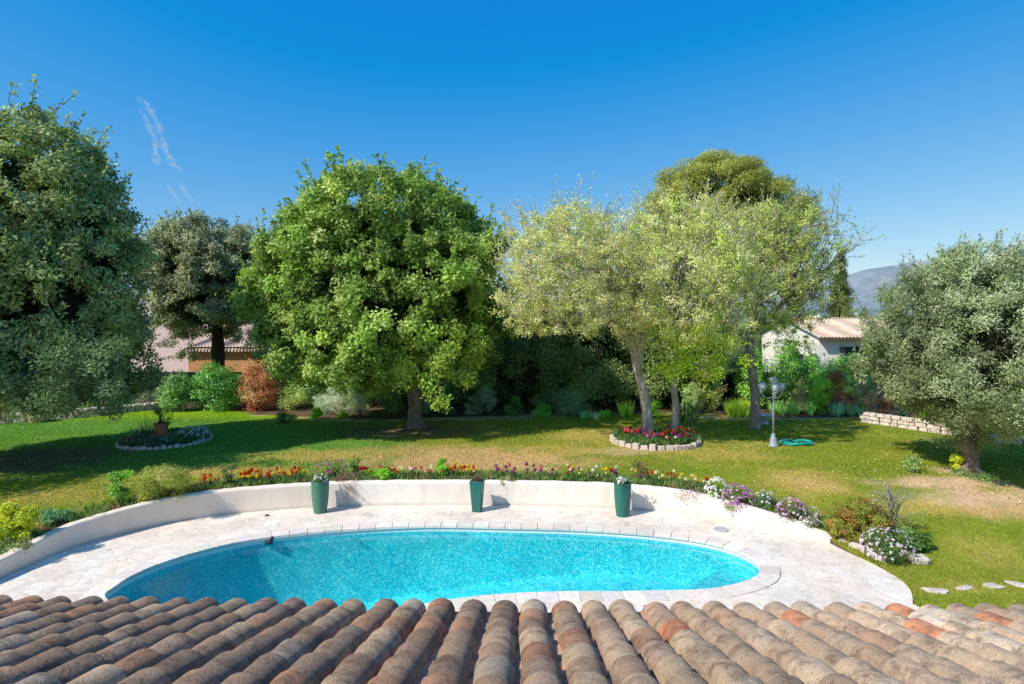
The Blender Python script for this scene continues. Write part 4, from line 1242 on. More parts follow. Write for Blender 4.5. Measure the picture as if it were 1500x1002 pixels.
S_('rosemary_shrub', 'bluish grey upright shrub between the two big tree groups', 'shrub', 711, 606, 36, 40, [(.13, .18, .14), (.18, .23, .19), (.09, .13, .09)], 3200, .10, .02, 13, up=1.2, shoot=.6)
S_('shrub', 'rounded grey-green shrub hugging the bluish upright shrub', 'shrub', 690, 607, 28, 26, [(.10, .15, .08), (.14, .19, .11)], 1900, .07, .025, 14)
S_('shrub', 'rounded dark green shrub right of the bluish upright shrub', 'shrub', 754, 608, 38, 28, [(.06, .13, .03), (.04, .09, .02)], 2800, .07, .03, 15)
S_('shrub', 'small bright green round shrub in the middle of the back bed', 'shrub', 793, 611, 32, 22, [(.07, .20, .025), (.10, .25, .04)], 2300, .06, .03, 16)
S_('rosemary_shrub', 'wide grey-green rosemary-like shrub left of the round stone bed', 'shrub', 838, 610, 66, 40, [(.09, .16, .08), (.13, .20, .12), (.06, .11, .05)], 5200, .09, .02, 17, up=.8, shoot=.6)
S_('iris_clump', 'low blue-green leafy tuft before the wide grey-green shrub', 'plant', 862, 614, 34, 12, [(.16, .26, .17), (.12, .22, .12)], 260, .2, .03, 18, 'blades')
S_('iris_clump', 'yellow-green strappy plant behind the left side of the round stone bed', 'plant', 914, 610, 24, 24, [(.22, .34, .05), (.14, .25, .04)], 150, .3, .035, 19, 'blades')
S_('shrub', 'lime-green low leafy plant right of the wide grey-green shrub', 'plant', 885, 612, 22, 10, G_BRIGHT, 600, .09, .045, 20)
S_('shrub', 'bright green round shrub seen between the two planted trunks', 'shrub', 955, 612, 34, 26, [(.12, .27, .02), (.17, .33, .04), (.08, .18, .02)], 2500, .07, .035, 21)
S_('shrub', 'pale feathery green shrub right of the planted trunks', 'shrub', 1012, 606, 34, 44, [(.20, .27, .11), (.27, .33, .17), (.13, .19, .06)], 3200, .09, .025, 22, up=.8)
S_('yucca', 'dark spiky sword-leaved plant behind the right planted trunk', 'plant', 1003, 625, 36, 46, [(.09, .14, .05), (.13, .19, .08)], 90, .5, .045, 23, 'blades')
S_('shrub', 'yellow-green hedge shrub with pinkish tips between the trunks of the right-hand trees', 'hedge', 1035, 603, 58, 82, [(.18, .22, .04), (.28, .29, .07), (.10, .14, .03), (.34, .22, .14)], 6500, .10, .05, 24, Y=28.6)
S_('iris_clump', 'bright yellow-green leafy clump left of the brown straight trunk', 'plant', 1082, 611, 40, 26, [(.20, .36, .03), (.28, .42, .05)], 330, .35, .05, 25, 'blades')
for i, (x, w_, h_, lab) in enumerate([(1150, 70, 104, 'tall dark green hedge shrub behind the lamp globes'), (1195, 72, 82, 'tall glossy green hedge shrub below the white house arch'), (1245, 76, 84, 'bright green broad-leaved hedge shrub below the white house shutters'), (1100, 60, 90, 'dark green hedge shrub behind the brown straight trunk')]):
    S_('hedge_shrub', lab, 'hedge', x, 0, w_, h_, [(.05, .12, .02), (.11, .24, .03), (.035, .07, .015), (.17, .30, .05)], 6200, .12, .06, 200 + i, Y=29.4, mat='leaf_glossy', shoot=.4)
S_('shrub', 'narrow upright reddish-brown twiggy shrub left of the clipped round bush', 'shrub', 1172, 606, 30, 52, [(.20, .14, .08), (.13, .17, .05), (.28, .17, .12)], 2300, .07, .035, 26)
S_('box_bush', 'clipped round bright green bush right of the lamp post', 'bush', 1204, 605, 42, 56, [(.12, .28, .025), (.17, .36, .04), (.08, .20, .02)], 6500, .055, .03, 27, shoot=.08, K=70)
S_('shrub', 'yellow variegated upright bush right of the clipped round bush', 'bush', 1241, 606, 32, 56, [(.50, .48, .10), (.36, .42, .06), (.20, .30, .05)], 4200, .07, .04, 28)
S_('photinia_shrub', 'red-tipped shrub behind the clipped round and yellow bushes', 'shrub', 1225, 0, 60, 62, [(.42, .06, .07), (.30, .05, .06), (.10, .14, .03)], 3800, .09, .045, 29, Y=27.6)
S_('photinia_shrub', 'bronze-pink leaved shrub left of the olive branches', 'shrub', 1270, 608, 44, 56, [(.42, .24, .18), (.30, .15, .10), (.18, .18, .08), (.5, .33, .22)], 4200, .08, .04, 30)
S_('photinia_shrub', 'red-brown shrub on top of the dry-stone wall behind the olive', 'shrub', 1305, 612, 40, 40, [(.34, .12, .09), (.42, .24, .18), (.12, .14, .05)], 2600, .08, .04, 31)
S_('shrub', 'bright green low shrub on the dry-stone wall behind the olive', 'shrub', 1362, 618, 34, 22, G_BRIGHT, 1400, .08, .04, 32, Y=25.4)
S_('shrub', 'low green shrub right of the olive trunk in front of the stone wall', 'shrub', 1462, 640, 60, 34, G_MID, 3200, .07, .035, 33)
S_('shrub', 'green yellow-flowered shrub at the far right behind the olive', 'shrub', 1490, 636, 60, 80, [(.16, .22, .04), (.5, .42, .04), (.10, .16, .03)], 4200, .08, .04, 34, Y=24.)
for i, (x, y) in enumerate([(1140, 607), (1160, 608), (1180, 607), (1222, 609), (1235, 608), (1256, 608)]):
    S_('iris_clump', ['green iris leaves just right of the lamp post', 'green iris leaves below the reddish-brown twiggy shrub', 'green iris leaves left of the clipped round bush', 'blue-green iris leaves at the foot of the clipped round bush', 'blue-green iris leaves below the yellow bush', 'grey-green low leaves beside the end of the dry-stone wall'][i],
       'plant', x, y, 24, 20, [(.12, .24, .06), (.18, .30, .09)] if i < 3 else [(.18, .30, .22), (.14, .25, .15)], 130, .3, .035, 70 + i, 'blades')
# far-left back bed
S_('shrub', 'dark trailing shrub on the low stone edging at the far left', 'shrub', 95, 606, 90, 28, G_DARK, 3600, .09, .045, 35)
S_('shrub', 'dusky purple-grey shrub on the stone edging behind the round bed', 'shrub', 215, 598, 50, 26, [(.12, .12, .10), (.09, .12, .07)], 2200, .07, .035, 36)
S_('shrub', 'olive-green shrub with yellow tips on the stone edging left of the round bed', 'shrub', 135, 602, 40, 20, [(.12, .17, .05), (.3, .28, .1)], 1500, .07, .035, 37)
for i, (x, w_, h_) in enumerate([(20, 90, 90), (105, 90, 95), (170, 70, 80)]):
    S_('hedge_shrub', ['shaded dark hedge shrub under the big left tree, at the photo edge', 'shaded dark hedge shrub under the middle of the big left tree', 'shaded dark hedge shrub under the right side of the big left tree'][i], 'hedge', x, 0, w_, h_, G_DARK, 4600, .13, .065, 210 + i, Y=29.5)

# trees and bushes beyond the fence
def far_bush(x, Y, w_, h_, lab, pal, seed, n=3000):
    S_('bushy_tree', lab, 'tree', x, 0, w_, h_, pal, n, .22, .12, seed, Y=Y, K=50)
far_bush(1300, 60, 80, 75, 'green bushy tree beyond the white house near the olive crown', G_MID, 80)
far_bush(1180, 62, 70, 62, 'green bushy tree beyond the white house roof ridge', G_MID, 81)
far_bush(1390, 48, 130, 75, 'green tree beyond the fence behind the olive', G_MID, 82)
far_bush(1520, 48, 130, 95, 'green tree beyond the fence at the far right edge', [(.12, .2, .04), (.18, .26, .05)], 83)
far_bush(90, 42, 200, 120, 'dark tree mass beyond the fence behind the big left tree', G_DARK, 84, 6000)
S_('cypress_bush', 'small dark pointed conifer in front of the white house wall', 'bush', 1163, 0, 17, 108, [(.05, .10, .02), (.08, .15, .03)], 2600, .10, .04, 85, Y=33.5, up=1.5, shoot=.1)
S_('cypress_bush', 'small olive-green pointed conifer beside the white house arch', 'bush', 1179, 0, 13, 90, [(.10, .14, .03), (.14, .18, .04)], 1800, .10, .04, 86, Y=33.7, up=1.5, shoot=.1)

# ------------------------------------------------------------------ fence
fx0, fx1, fy = -27.0, 24.0, 31.6
fen = empty('garden_fence', (0, fy, .55), 'long dark green mesh garden fence behind the back hedge', 'fence')
m2 = MB(); m2.box(((fx0+fx1)/2, fy, 1.35), (fx1-fx0, .03, 1.6)); m2.build('mesh_screen', M['fence'], fen, origin=(0, fy, .55))
x = fx0
while x <= fx1:
    m2 = MB(); m2.box((x, fy - .04, 1.35), (.07, .05, 1.75), taper=.9); m2.build('post', M['fence_post'], fen, origin=(0, fy, .55)); x += 3.0

# ------------------------------------------------------------------ neighbouring houses
def roof_rows(mb, x0, x1, y0, y1, z0, z1):
    """corrugated barrel-tile plane rising from y0 (eave) to y1"""
    n = int((x1 - x0) / .1)
    V = []; Fs = []
    for i in range(n + 1):
        x = x0 + (x1 - x0)*i/n; w = .045*math.cos(i*math.pi)
        V += [(x, y0, z0 + w), (x, y1, z1 + w)]
    for i in range(n): Fs.append((2*i, 2*i+2, 2*i+3, 2*i+1))
    mb.add(V, Fs)

# white house on the right
Yh = 37.0
a = at(1196, 506, Yh); b = at(1292, 511, Yh)
hx0, hx1 = 18.95, 26.5
Ye_, Yr_ = 36.4, 41.2; ze = at(0, 494, Ye_)[2]; zr = at(0, 466.5, Yr_)[2]
wh = empty('neighbour_house', (hx0, Yh, .5), 'white single-storey house with low tan tiled roof beyond the hedge on the right', 'house')
OW = (hx0, Yh, .5)
m2 = MB()
yb_ = 2*Yr_ - Ye_ - .6
pg = [(Yh, .4), (yb_, .4), (yb_, ze + .08), (Yr_, zr - .12), (Yh, ze + .08)]
Vp = [(hx0 + .15, a_, b_) for a_, b_ in pg] + [(hx1 - .15, a_, b_) for a_, b_ in pg]
m2.add(Vp, [(0, 4, 3, 2, 1), (5, 6, 7, 8, 9)] + [(i, (i+1) % 5, 5 + (i+1) % 5, 5 + i) for i in (0, 1, 4)])
m2.build('wall', M['house_wall'], wh, origin=OW)
m2 = MB()
nt_ = int((hx1 - hx0 + .2)/.11)
Vt = []; Ft = []
for i in range(nt_ + 1):
    x_ = hx0 - .1 + (hx1 - hx0 + .2)*i/nt_; w_ = .035*(1 if i % 2 else -1)
    Vt += [(x_, Ye_, ze + w_), (x_, Yr_, zr + w_), (x_, 2*Yr_ - Ye_, ze + w_)]
for i in range(nt_):
    Ft += [(3*i, 3*i+3, 3*i+4, 3*i+1), (3*i+1, 3*i+4, 3*i+5, 3*i+2)]
m2.add(Vt, Ft)
m2.box(((hx0 + hx1)/2, Yr_, zr + .03), (hx1 - hx0 + .2, .3, .1))
rfh = m2.build('roof', M['far_tile'], wh, origin=OW)
m2 = MB(); m2.box(((hx0+hx1)/2, Ye_ + .05, ze - .09), (hx1 - hx0 + .1, .09, .09)); m2.build('gutter', M['gutter'], wh, origin=OW)
m2 = MB(); m2.box((at(1248, 0, Yh)[0], Yr_ + .4, zr + .1), (.5, .5, .35)); m2.build('chimney', M['house_wall'], rfh, origin=OW)
m2 = MB(); m2.box((at(1266, 0, Yr_)[0], Yr_ + .1, zr + .12), (.3, .3, .4)); m2.build('chimney', M['gutter'], rfh, origin=OW)
for x in (1243, 1266):
    X = at(x, 0, Yh)[0]; zc_ = at(0, 521, Yh)[2]
    m2 = MB(); m2.box((X, Yh - .02, zc_ - .2), (.5, .06, 1.5)); wo = m2.build('window', M['glass'], wh, origin=OW)
    for s_ in (-.42, .42):
        m2 = MB(); m2.box((X + s_, Yh - .05, zc_ - .2), (.3, .05, 1.55)); m2.build('shutter', M['shutter'], wo, origin=OW)
# slanting porch buttress and pillar with arch
m2 = MB()
Xp = at(1190, 0, Yh)[0]
pro = [(0, 0), (1.35, 0), (.95, 1.1), (.62, 2.0), (.0, 3.0), (-.5, 3.0), (-.1, 2.1), (0, 1.2)]
Vp = [(Xp + p[0], Yh - .5, p[1] + .5) for p in pro] + [(Xp + p[0], Yh + .1, p[1] + .5) for p in pro]
npp = len(pro)
m2.add(Vp, [tuple(range(npp)), tuple(reversed(range(npp, 2*npp)))] + [(i, (i+1) % npp, npp + (i+1) % npp, npp + i)[::-1] for i in range(npp)])
m2.build('porch_buttress', M['house_wall'], wh, origin=OW)
m2 = MB(); m2.box((at(1187, 0, Yh)[0] - .1, Yh - .55, 1.7), (.32, .3, 2.4)); m2.build('pillar', M['house_wall'], wh, origin=OW)
m2 = MB(); m2.box((at(1175, 0, Yh)[0], Yh + 1.35, 1.6), (1.5, .1, 2.3)); m2.build('door', M['glass'], wh, origin=OW)
for x in (1182, 1198):
    m2 = MB(); m2.box((at(x, 0, Yh)[0], Yh - .45 - .3*(x < 1190), 2.0), (.42, .06, 1.8)); m2.build('shutter', M['green_shutter'], wh, origin=OW)

# pink house on the left behind the second tree
Yk = 41.0
kx0, kx1 = at(190, 0, Yk)[0], at(400, 0, Yk)[0]
zk = at(0, 462, Yk)[2]
pk = empty('neighbour_house', (kx0, Yk, .5), 'pale pink rendered house behind the trees on the left', 'house'); OK_ = (kx0, Yk, .5)
m2 = MB(); m2.box(((kx0+kx1)/2, Yk + 3, (zk + .4)/2), (kx1 - kx0, 6, zk - .4)); m2.build('wall', M['pink_wall'], pk, origin=OK_)
m2 = MB(); m2.add([(kx0 - .4, Yk - .4, zk), (kx1 + .4, Yk - .4, zk), (kx1 + .4, Yk + 3, zk + 1.1), (kx0 - .4, Yk + 3, zk + 1.1), (kx0 - .4, Yk + 6.4, zk), (kx1 + .4, Yk + 6.4, zk)], [(0, 1, 2, 3), (3, 2, 5, 4), (0, 3, 4), (1, 5, 2)])
m2.build('roof', M['far_tile'], pk, origin=OK_)
# orange garden building with tile coping
Yg = 36.0; gx0, gx1 = at(276, 0, Yg)[0], at(385, 0, Yg)[0]; zg = at(0, 514, Yg)[2]
gb = empty('garden_building', (gx0, Yg, .5), 'low orange rendered outbuilding with tiled roof edge in front of the pink house', 'outbuilding'); OG = (gx0, Yg, .5)
m2 = MB(); m2.box(((gx0+gx1)/2, Yg + 1.5, (zg + .4)/2), (gx1 - gx0, 3, zg - .4)); m2.build('wall', M['orange_wall'], gb, origin=OG)
m2 = MB()
nn = int((gx1 - gx0 + .4) / .22)
for i in range(nn):
    x = gx0 - .2 + .22*(i + .5)
    m2.tube([(x, Yg - .35, zg + .04), (x, Yg + 2.8, zg + .62)], [.1, .1], 8)
m2.box(((gx0+gx1)/2, Yg + 1.25, zg + .26), (gx1 - gx0 + .3, 3.0, .04))
m2.build('tiled_roof', M['far_tile'], gb, origin=OG)
# white gable of another house at the left beyond
m2 = MB(); X = at(225, 0, 46)[0]
g2 = empty('neighbour_house', (X, 46, .5), 'pale lilac-white house wall in shade left of the pink house', 'house')
m2.box((X - 1.5, 48, 2.7), (7, 4, 4.4)); m2.build('wall', M['house_wall'], g2, origin=(X, 46, .5))
m2 = MB(); m2.add([(X - 5.4, 45.6, 4.8), (X + 2.4, 45.6, 4.8), (X + 2.4, 48, 5.7), (X - 5.4, 48, 5.7), (X - 5.4, 50.4, 4.8), (X + 2.4, 50.4, 4.8)], [(0, 1, 2, 3), (3, 2, 5, 4), (0, 3, 4), (1, 5, 2)]); m2.build('roof', M['far_tile'], g2, origin=(X, 46, .5))

# ------------------------------------------------------------------ mountain and distant hamlet
def build_hill():
    xs = np.linspace(300, 4200, 150); ys = np.linspace(2100, 4600, 90)
    X, Y = np.meshgrid(xs, ys)
    # crest height follows the skyline of the photo at depth 3200
    cx = [800, 1150, 1500, 1690, 1800, 1950, 2150, 2400, 2760, 3200, 4200]
    pxx = [CX + x*F/3200 for x in cx]
    hy = [466, 452, 432, 415, 401, 392, 384, 378, 370, 363, 360]
    crest = np.interp(X, cx, [(HY - h)/F*3200 + H for h in hy])
    t = np.clip((Y - 2100)/1100, 0, 1); prof = t**1.25
    back = np.clip(1 - (Y - 3200)/2500, .4, 1)
    Z = crest * np.where(Y < 3200, prof, back)
    n = sum(np.sin(X*f*math.cos(a) + Y*f*math.sin(a) + p) * am for f, a, p, am in [(.006, .4, 1, 16), (.011, 1.9, 2, 10), (.02, 1.1, 4, 6), (.035, 2.6, .5, 4), (.05, .2, 3, 2.5), (.017, 2.9, 1.2, 7)])
    Z = Z + n * np.clip(t*(1.1 - t)*3, 0.12, 1) * np.clip(crest/150, .1, 1) - 4
    V = np.c_[X.ravel(), Y.ravel(), Z.ravel()]
    nx = len(xs); I = np.arange(len(ys)*nx).reshape(len(ys), nx)
    Fq = np.stack([I[:-1, :-1], I[:-1, 1:], I[1:, 1:], I[1:, :-1]], -1).reshape(-1, 4)
    tag(fast('mountain', V, Fq, M['hill'], None, None, True), kind='structure')
    def hz(x, y):
        i = np.argmin(abs(xs - x)); j = np.argmin(abs(ys - y)); return Z[j, i]
    return hz
hz = build_hill()
far_h = [(1213, 458, 2300, 'tiny white house at the mountain foot just left of the cypress'), (1256, 461, 2350, 'tiny white house at the mountain foot just right of the cypress'),
         (1266, 464, 2250, 'tiny house low at the mountain foot above the tiled ridge end'), (1247, 465, 2200, 'tiny pale house touching the right side of the cypress'),
         (1345, 386, 3150, 'tiny white building on the mountain crest')]
for i, (x, y, Y, lab) in enumerate(far_h):
    X = (x - CX)/F*Y
    Z = hz(X, Y)
    h = empty('distant_house', (X, Y, Z), lab, 'house'); O_ = (X, Y, Z)
    m2 = MB(); m2.box((X, Y, Z + 4), (13, 9, 10)); m2.build('wall', M['house_wall'], h, origin=O_)
    m2 = MB(); m2.add([(X - 7, Y - 5, Z + 9), (X + 7, Y - 5, Z + 9), (X + 7, Y, Z + 12), (X - 7, Y, Z + 12), (X - 7, Y + 5, Z + 9), (X + 7, Y + 5, Z + 9)], [(0, 1, 2, 3), (3, 2, 5, 4), (0, 3, 4), (1, 5, 2)]); m2.build('roof', M['far_tile'], h, origin=O_)
# woodland strip before the mountain
rg = np.random.default_rng(90)
n = 900
Yw = rg.uniform(110, 700, n) ** 1.0; Xw = Yw * rg.uniform(-1.1, 1.2, n)
Cw = np.c_[Xw, Yw, rg.uniform(.5, 3.0, n) * np.clip(260/Yw, .4, 1)]
V, Fc, Cl = clump_cloud(Cw, 3.0*rg.uniform(.6, 1.5, n), 60, 1.1, .8, [(.05, .08, .03), (.08, .11, .05), (.10, .12, .07)], rg, .3, flat=.7)
tag(fast('distant_woodland', V, Fc, M['leaf_dull'], None, Cl), 'dark green band of far-off woodland at the foot of the mountain', 'woodland', kind='stuff')

# thin vapour trails high in the sky
def trail(pts, w, name_i):
    D = 5000.0
    V = []; uv = []
    P = smooth_poly([np.array(at(x, y, D)) for x, y in pts], 8, False)
    n = len(P)
    for i, p in enumerate(P):
        t = P[min(i+1, n-1)] - P[max(i-1, 0)]; t /= np.linalg.norm(t); s = np.array([-t[2], 0, t[0]])
        ww = w * D / F * (1 + .35*math.sin(i*.7 + name_i))
        V += [p - s*ww, p + s*ww]; uv += [(i/(n-1), 0), (i/(n-1), 1)]
    Fs = [(2*i, 2*i+2, 2*i+3, 2*i+1) for i in range(n-1)]
    me = bpy.data.meshes.new('vapour_trail'); me.from_pydata([tuple(v) for v in V], [], Fs)
    ul = me.uv_layers.new(name='UVMap')
    for l in me.loops: ul.data[l.index].uv = uv[l.vertex_index]
    me.materials.append(M['trail'])
    o = bpy.data.objects.new('vapour_trail', me); link(o); tag(o, kind='structure')
trail([(198, 143), (214, 152), (228, 175), (237, 200), (243, 222), (252, 238), (268, 254)], 6, 0)
trail([(205, 155), (218, 185), (228, 205), (227, 225), (233, 245)], 6, 1.7)
trail([(243, 268), (254, 284), (264, 298)], 4, 2.9)
trail([(262, 266), (272, 282), (283, 298)], 4, 4.1)

# ------------------------------------------------------------------ green glazed pots and what grows in them
def pot(x, y, h, r_top, r_bot, mat, lab, square=False):
    X, Y = deck(x, y); Y += r_bot * .6; X = (x - CX)/F*Y
    root = empty('planter_pot', (X, Y, .004), lab, 'pot')
    m2 = MB(); t = .022
    if square:
        s = math.sqrt(2)
        m2.lathe([(r_bot*s, 0), (r_bot*1.02*s, .02), (r_top*.97*s, h - .06), (r_top*s, h - .05), (r_top*s, h), ((r_top - t)*s, h), ((r_top - t)*s, h - .09), (.002, h - .09)], (0, 0, 0), 4)
        o = m2.build('pot_body', M[mat], root); o.rotation_euler = (0, 0, math.radians(-14))
        b = o.modifiers.new('bevel', 'BEVEL'); b.width = .012; b.segments = 2; b.limit_method = 'ANGLE'
    else:
        pr = []
        for k in range(15):
            u = k/14; r = r_bot + (r_top*.985 - r_bot) * math.sin(u*math.pi/2*1.05)**.85 if u > 0 else r_bot
            pr.append((r, u*(h - .05)))
        pr += [(r_top*.97, h - .045), (r_top*1.02, h - .03), (r_top*1.03, h - .008), (r_top, h), (r_top - t, h), (r_top - t*1.2, h - .08), (.002, h - .08)]
        m2.lathe(pr, (0, 0, 0), 36); o = m2.build('pot_body', M[mat], root, smooth=True)
        o.data.set_sharp_from_angle(angle=math.radians(50))
    m2 = MB()
    n = 4 if square else 24
    m2.lathe([((r_top - t)*(math.sqrt(2) if square else 1)*.99, h - .05), (.001, h - .035)], (0, 0, 0), n, capb=False); so = m2.build('soil', M['soil'], root)
    if square: so.rotation_euler = (0, 0, math.radians(-14))
    return X, Y, h
P1 = pot(469, 752, .80, .222, .155, 'glaze_green', 'tall round celadon-green glazed pot with white flowers, leftmost of three by the wall')
P2 = pot(699, 750, .785, .16, .105, 'glaze_teal', 'tall square tapering teal pot, middle of three by the wall', True)
P3 = pot(912, 757, .82, .215, .155, 'glaze_teal', 'tall round teal glazed pot with white flowers, right of three by the wall')

def pot_plant(P, name, lab, r, h, pal, cols, cnt, seed, rad=.03):
    X, Y, hh = P; rg = np.random.default_rng(seed)
    z0 = hh - .05
    root = empty(name, (X, Y, z0), lab, 'potted plant')
    C = np.c_[X + rg.normal(0, r*.45, 22), Y + rg.normal(0, r*.45, 22), z0 + .03 + rg.uniform(0, h*.6, 22)]
    V, Fc, Cl = clump_cloud(C, .06, 26, .05, .028, pal, rg, .6, shell=.2)
    fast('foliage', V, Fc, M['leaf'], root, Cl, origin=(X, Y, z0))
    blossoms(root, (X, Y, z0), r*.9, h, cnt, rad, cols, rg)
pot_plant(P1, 'cyclamen_plant', 'white-flowered bedding plant in the leftmost round green pot', .19, .20, G_DARK, [(.85, .85, .83)], 44, 1)
pot_plant(P2, 'succulent_plant', 'small purple-red plant in the square teal pot', .10, .14, [(.10, .12, .05), (.22, .08, .12)], [(.40, .06, .20), (.6, .3, .4)], 10, 2, .022)
pot_plant(P3, 'cyclamen_plant', 'white-flowered bedding plant in the right round teal pot', .19, .18, G_DARK, [(.85, .85, .83)], 46, 3)

# ------------------------------------------------------------------ border flowers behind the wall
def rim_pt(x, back=.35):
    """point in the bed behind the wall for photo column x"""
    Q = wall_s + nrm*(WT + back)
    pxs = CX + F*Q[:, 0]/Q[:, 1]; k = int(np.argmin(abs(pxs - x))); p = Q[k]
    k2 = min(k + 1, len(Q) - 1) if pxs[k] < x else max(k - 1, 0)
    if k2 != k and abs(pxs[k2] - pxs[k]) > 1e-6:
        t = np.clip((x - pxs[k])/(pxs[k2] - pxs[k]), 0, 1); p = p*(1 - t) + Q[k2]*t
    return p[0], p[1], float(max(gz(p[0], p[1]), 0))

def bed_green():
    rg = np.random.default_rng(15)
    parts = []
    for x in np.arange(-30, 1225, 2.6):
        for _ in range(4):
            p = rim_pt(x + rg.uniform(-3, 3), rg.uniform(.02, .58))
            dens = 1.0 if x > 265 else .28
            if rg.uniform() > dens: continue
            L = rg.uniform(.10, .22)
            pal = [(.07, .14, .03), (.11, .20, .05), (.05, .09, .025), (.16, .22, .07)] if rg.uniform() > .25 else [(.25, .18, .10), (.18, .16, .08)]
            parts.append(blade_clump(p[0], p[1], p[2] - .02, 9, L, .07, .9, pal, rg, .026))
    V, Fc, C = merge(parts)
    tag(fast('border_greenery', V, Fc, M['leaf'], None, C), 'low green leafy growth filling the flower border along the curved wall', 'ground cover', kind='stuff')
bed_green()

def tulip_proto(col, key):
    st = MB(); st.tube([(0, 0, 0), (.01, 0, .15), (0, .005, .30)], [.005, .0045, .004], 5, (.12, .22, .05))
    for a, L in ((.4, .24), (2.5, .2), (4.4, .22)):
        c, s = math.cos(a), math.sin(a); w = .022
        pts = [(0, 0, .01, .4), (.05, 0, L*.55, 1), (.10, 0, L*.9, .7), (.15, 0, L, .05)]
        V = []
        for q, _, z_, k in pts: V += [(q*c - w*k*s, q*s + w*k*c, z_), (q*c + w*k*s, q*s - w*k*c, z_)]
        st.add(V, [(0, 1, 3, 2), (2, 3, 5, 4), (4, 5, 7, 6)], (.10, .21, .07))
    bl = MB()
    for i in range(6):
        a = i*math.pi/3; c, s = math.cos(a), math.sin(a)
        prof = [(.006, 0, .010), (.040, .030, .032), (.044, .065, .030), (.030 if i % 2 else .040, .105, .006)]
        V = []
        for r, z_, w in prof: V += [(r*c - w*s, r*s + w*c, .295 + z_), (r*c + w*s, r*s - w*c, .295 + z_)]
        shade = .85 if i % 2 else 1.05
        bl.add(V, [(0, 1, 3, 2), (2, 3, 5, 4), (4, 5, 7, 6)], tuple(min(1, x*shade) for x in col))
    return st, bl
TUL = {'red': (.62, .035, .02), 'yellow': (.85, .60, .02), 'pink': (.72, .16, .20), 'cream': (.80, .74, .42), 'purple': (.30, .05, .30), 'white': (.8, .78, .72), 'orange': (.75, .16, .04)}
protos = {}
def place_tulip(col, X, Y, Z, where, s, rz, rx=0.):
    lab = f'{col} tulip {where}'; grp = f'{col} tulips {where}'
    if col not in protos:
        st, bl = tulip_proto(TUL[col], col)
        a = st.build('tulip', M['leaf'], None); b = bl.build('bloom', M['petal'], a)
        protos[col] = (a, b); o = a
    else:
        a, b = protos[col]; o = a.copy(); link(o); c = b.copy(); link(c); c.parent = o
    o.location = (X, Y, Z); o.rotation_euler = (rx, rx*.5, rz); o.scale = (s, s, s)
    tag(o, lab, 'tulip', grp)
rgt = np.random.default_rng(33)
def row(x0, x1, n, cols, where, lo=.08, hi=.62, s=(.55, .95)):
    for i in range(n):
        x = rgt.uniform(x0, x1); p = rim_pt(x, rgt.uniform(lo, hi))
        place_tulip(cols[rgt.integers(len(cols))], p[0], p[1], p[2] - .01, where, rgt.uniform(*s), rgt.uniform(0, 6.28), rgt.normal(0, .12))
row(290, 322, 11, ['orange', 'yellow', 'red', 'orange'], 'at the left end of the flower border')
row(352, 378, 22, ['yellow', 'yellow', 'red'], 'in the dense clump left of the first green pot')
row(378, 448, 30, ['red', 'orange', 'red', 'yellow'], 'in the border just left of the first green pot')
row(520, 590, 13, ['red', 'pink', 'red'], 'in the border right of the first green pot')
row(585, 650, 24, ['pink', 'cream', 'white', 'pink'], 'in the border midway between the first two pots', hi=.45)
row(655, 698, 24, ['yellow', 'orange', 'yellow', 'red'], 'in the border just left of the square teal pot')
row(725, 800, 22, ['purple', 'purple', 'pink'], 'in the border right of the square teal pot')
row(800, 905, 30, ['purple', 'cream', 'red', 'yellow', 'white'], 'in the border left of the right teal pot')
row(925, 1040, 28, ['cream', 'yellow', 'red', 'cream'], 'in the border right of the right teal pot')

def on_wall(x, back=.15):
    return rim_pt(x, back)
def wplant(name, lab, cat, x, wpx, hpx, pal, n, L, W, seed, back=.2, flowers=None, depth=.8, **kw):
    X, Y, Z = rim_pt(x, back)
    return shrub(name, lab, cat, CX + F*X/Y, 0, wpx, hpx, pal, n, L, W, seed, Y=Y, z0=Z + kw.pop('dz', 0), flowers=flowers, depth=depth, **kw)
WHITE = [(.85, .83, .85), (.80, .76, .82)]; PUR = [(.52, .10, .48), (.62, .20, .58), (.70, .38, .66)]; LIL = [(.72, .55, .74), (.80, .70, .80), (.6, .3, .6)]
wplant('daisy_bush', 'mound of white and lilac daisies spilling over the wall right of the right teal pot', 'flowering plant', 1050, 34, 32, G_MID, 1100, .05, .022, 301, flowers=(150, .032, WHITE, {'hang': 1}), back=.0, dz=-.08)
wplant('daisy_bush', 'mound of vivid magenta-purple daisies hanging over the wall beside the white ones', 'flowering plant', 1080, 44, 36, G_MID, 1100, .05, .022, 302, flowers=(180, .032, PUR + PUR + LIL, {'hang': 1}), back=-.08, dz=-.14)
wplant('daisy_bush', 'small white-flowered daisy clump behind the lowering end of the wall', 'flowering plant', 1121, 32, 22, [(.07, .11, .06), (.11, .15, .09)], 900, .045, .02, 303, flowers=(45, .03, WHITE, {}), back=.25)
wplant('daisy_bush', 'purple and lilac daisies trailing over the low right end of the wall', 'flowering plant', 1160, 44, 36, [(.10, .14, .06), (.2, .16, .12)], 1500, .05, .022, 304, flowers=(100, .03, PUR + LIL, {'hang': 1}), back=-.05, dz=-.08)
wplant('daisy_bush', 'grey-leaved trailing plant with few pale flowers at the very end of the wall', 'flowering plant', 1186, 34, 30, [(.12, .15, .09), (.22, .2, .16)], 1100, .045, .02, 305, flowers=(36, .026, WHITE, {'hang': 1}), back=-.02, dz=-.04)
wplant('trailing_plant', 'sparse purplish trailing plant hanging over the wall left of the daisies', 'plant', 1010, 46, 22, [(.25, .14, .18), (.16, .16, .08), (.45, .25, .4)], 520, .04, .02, 306, back=-.12, dz=-.16, stems=False)
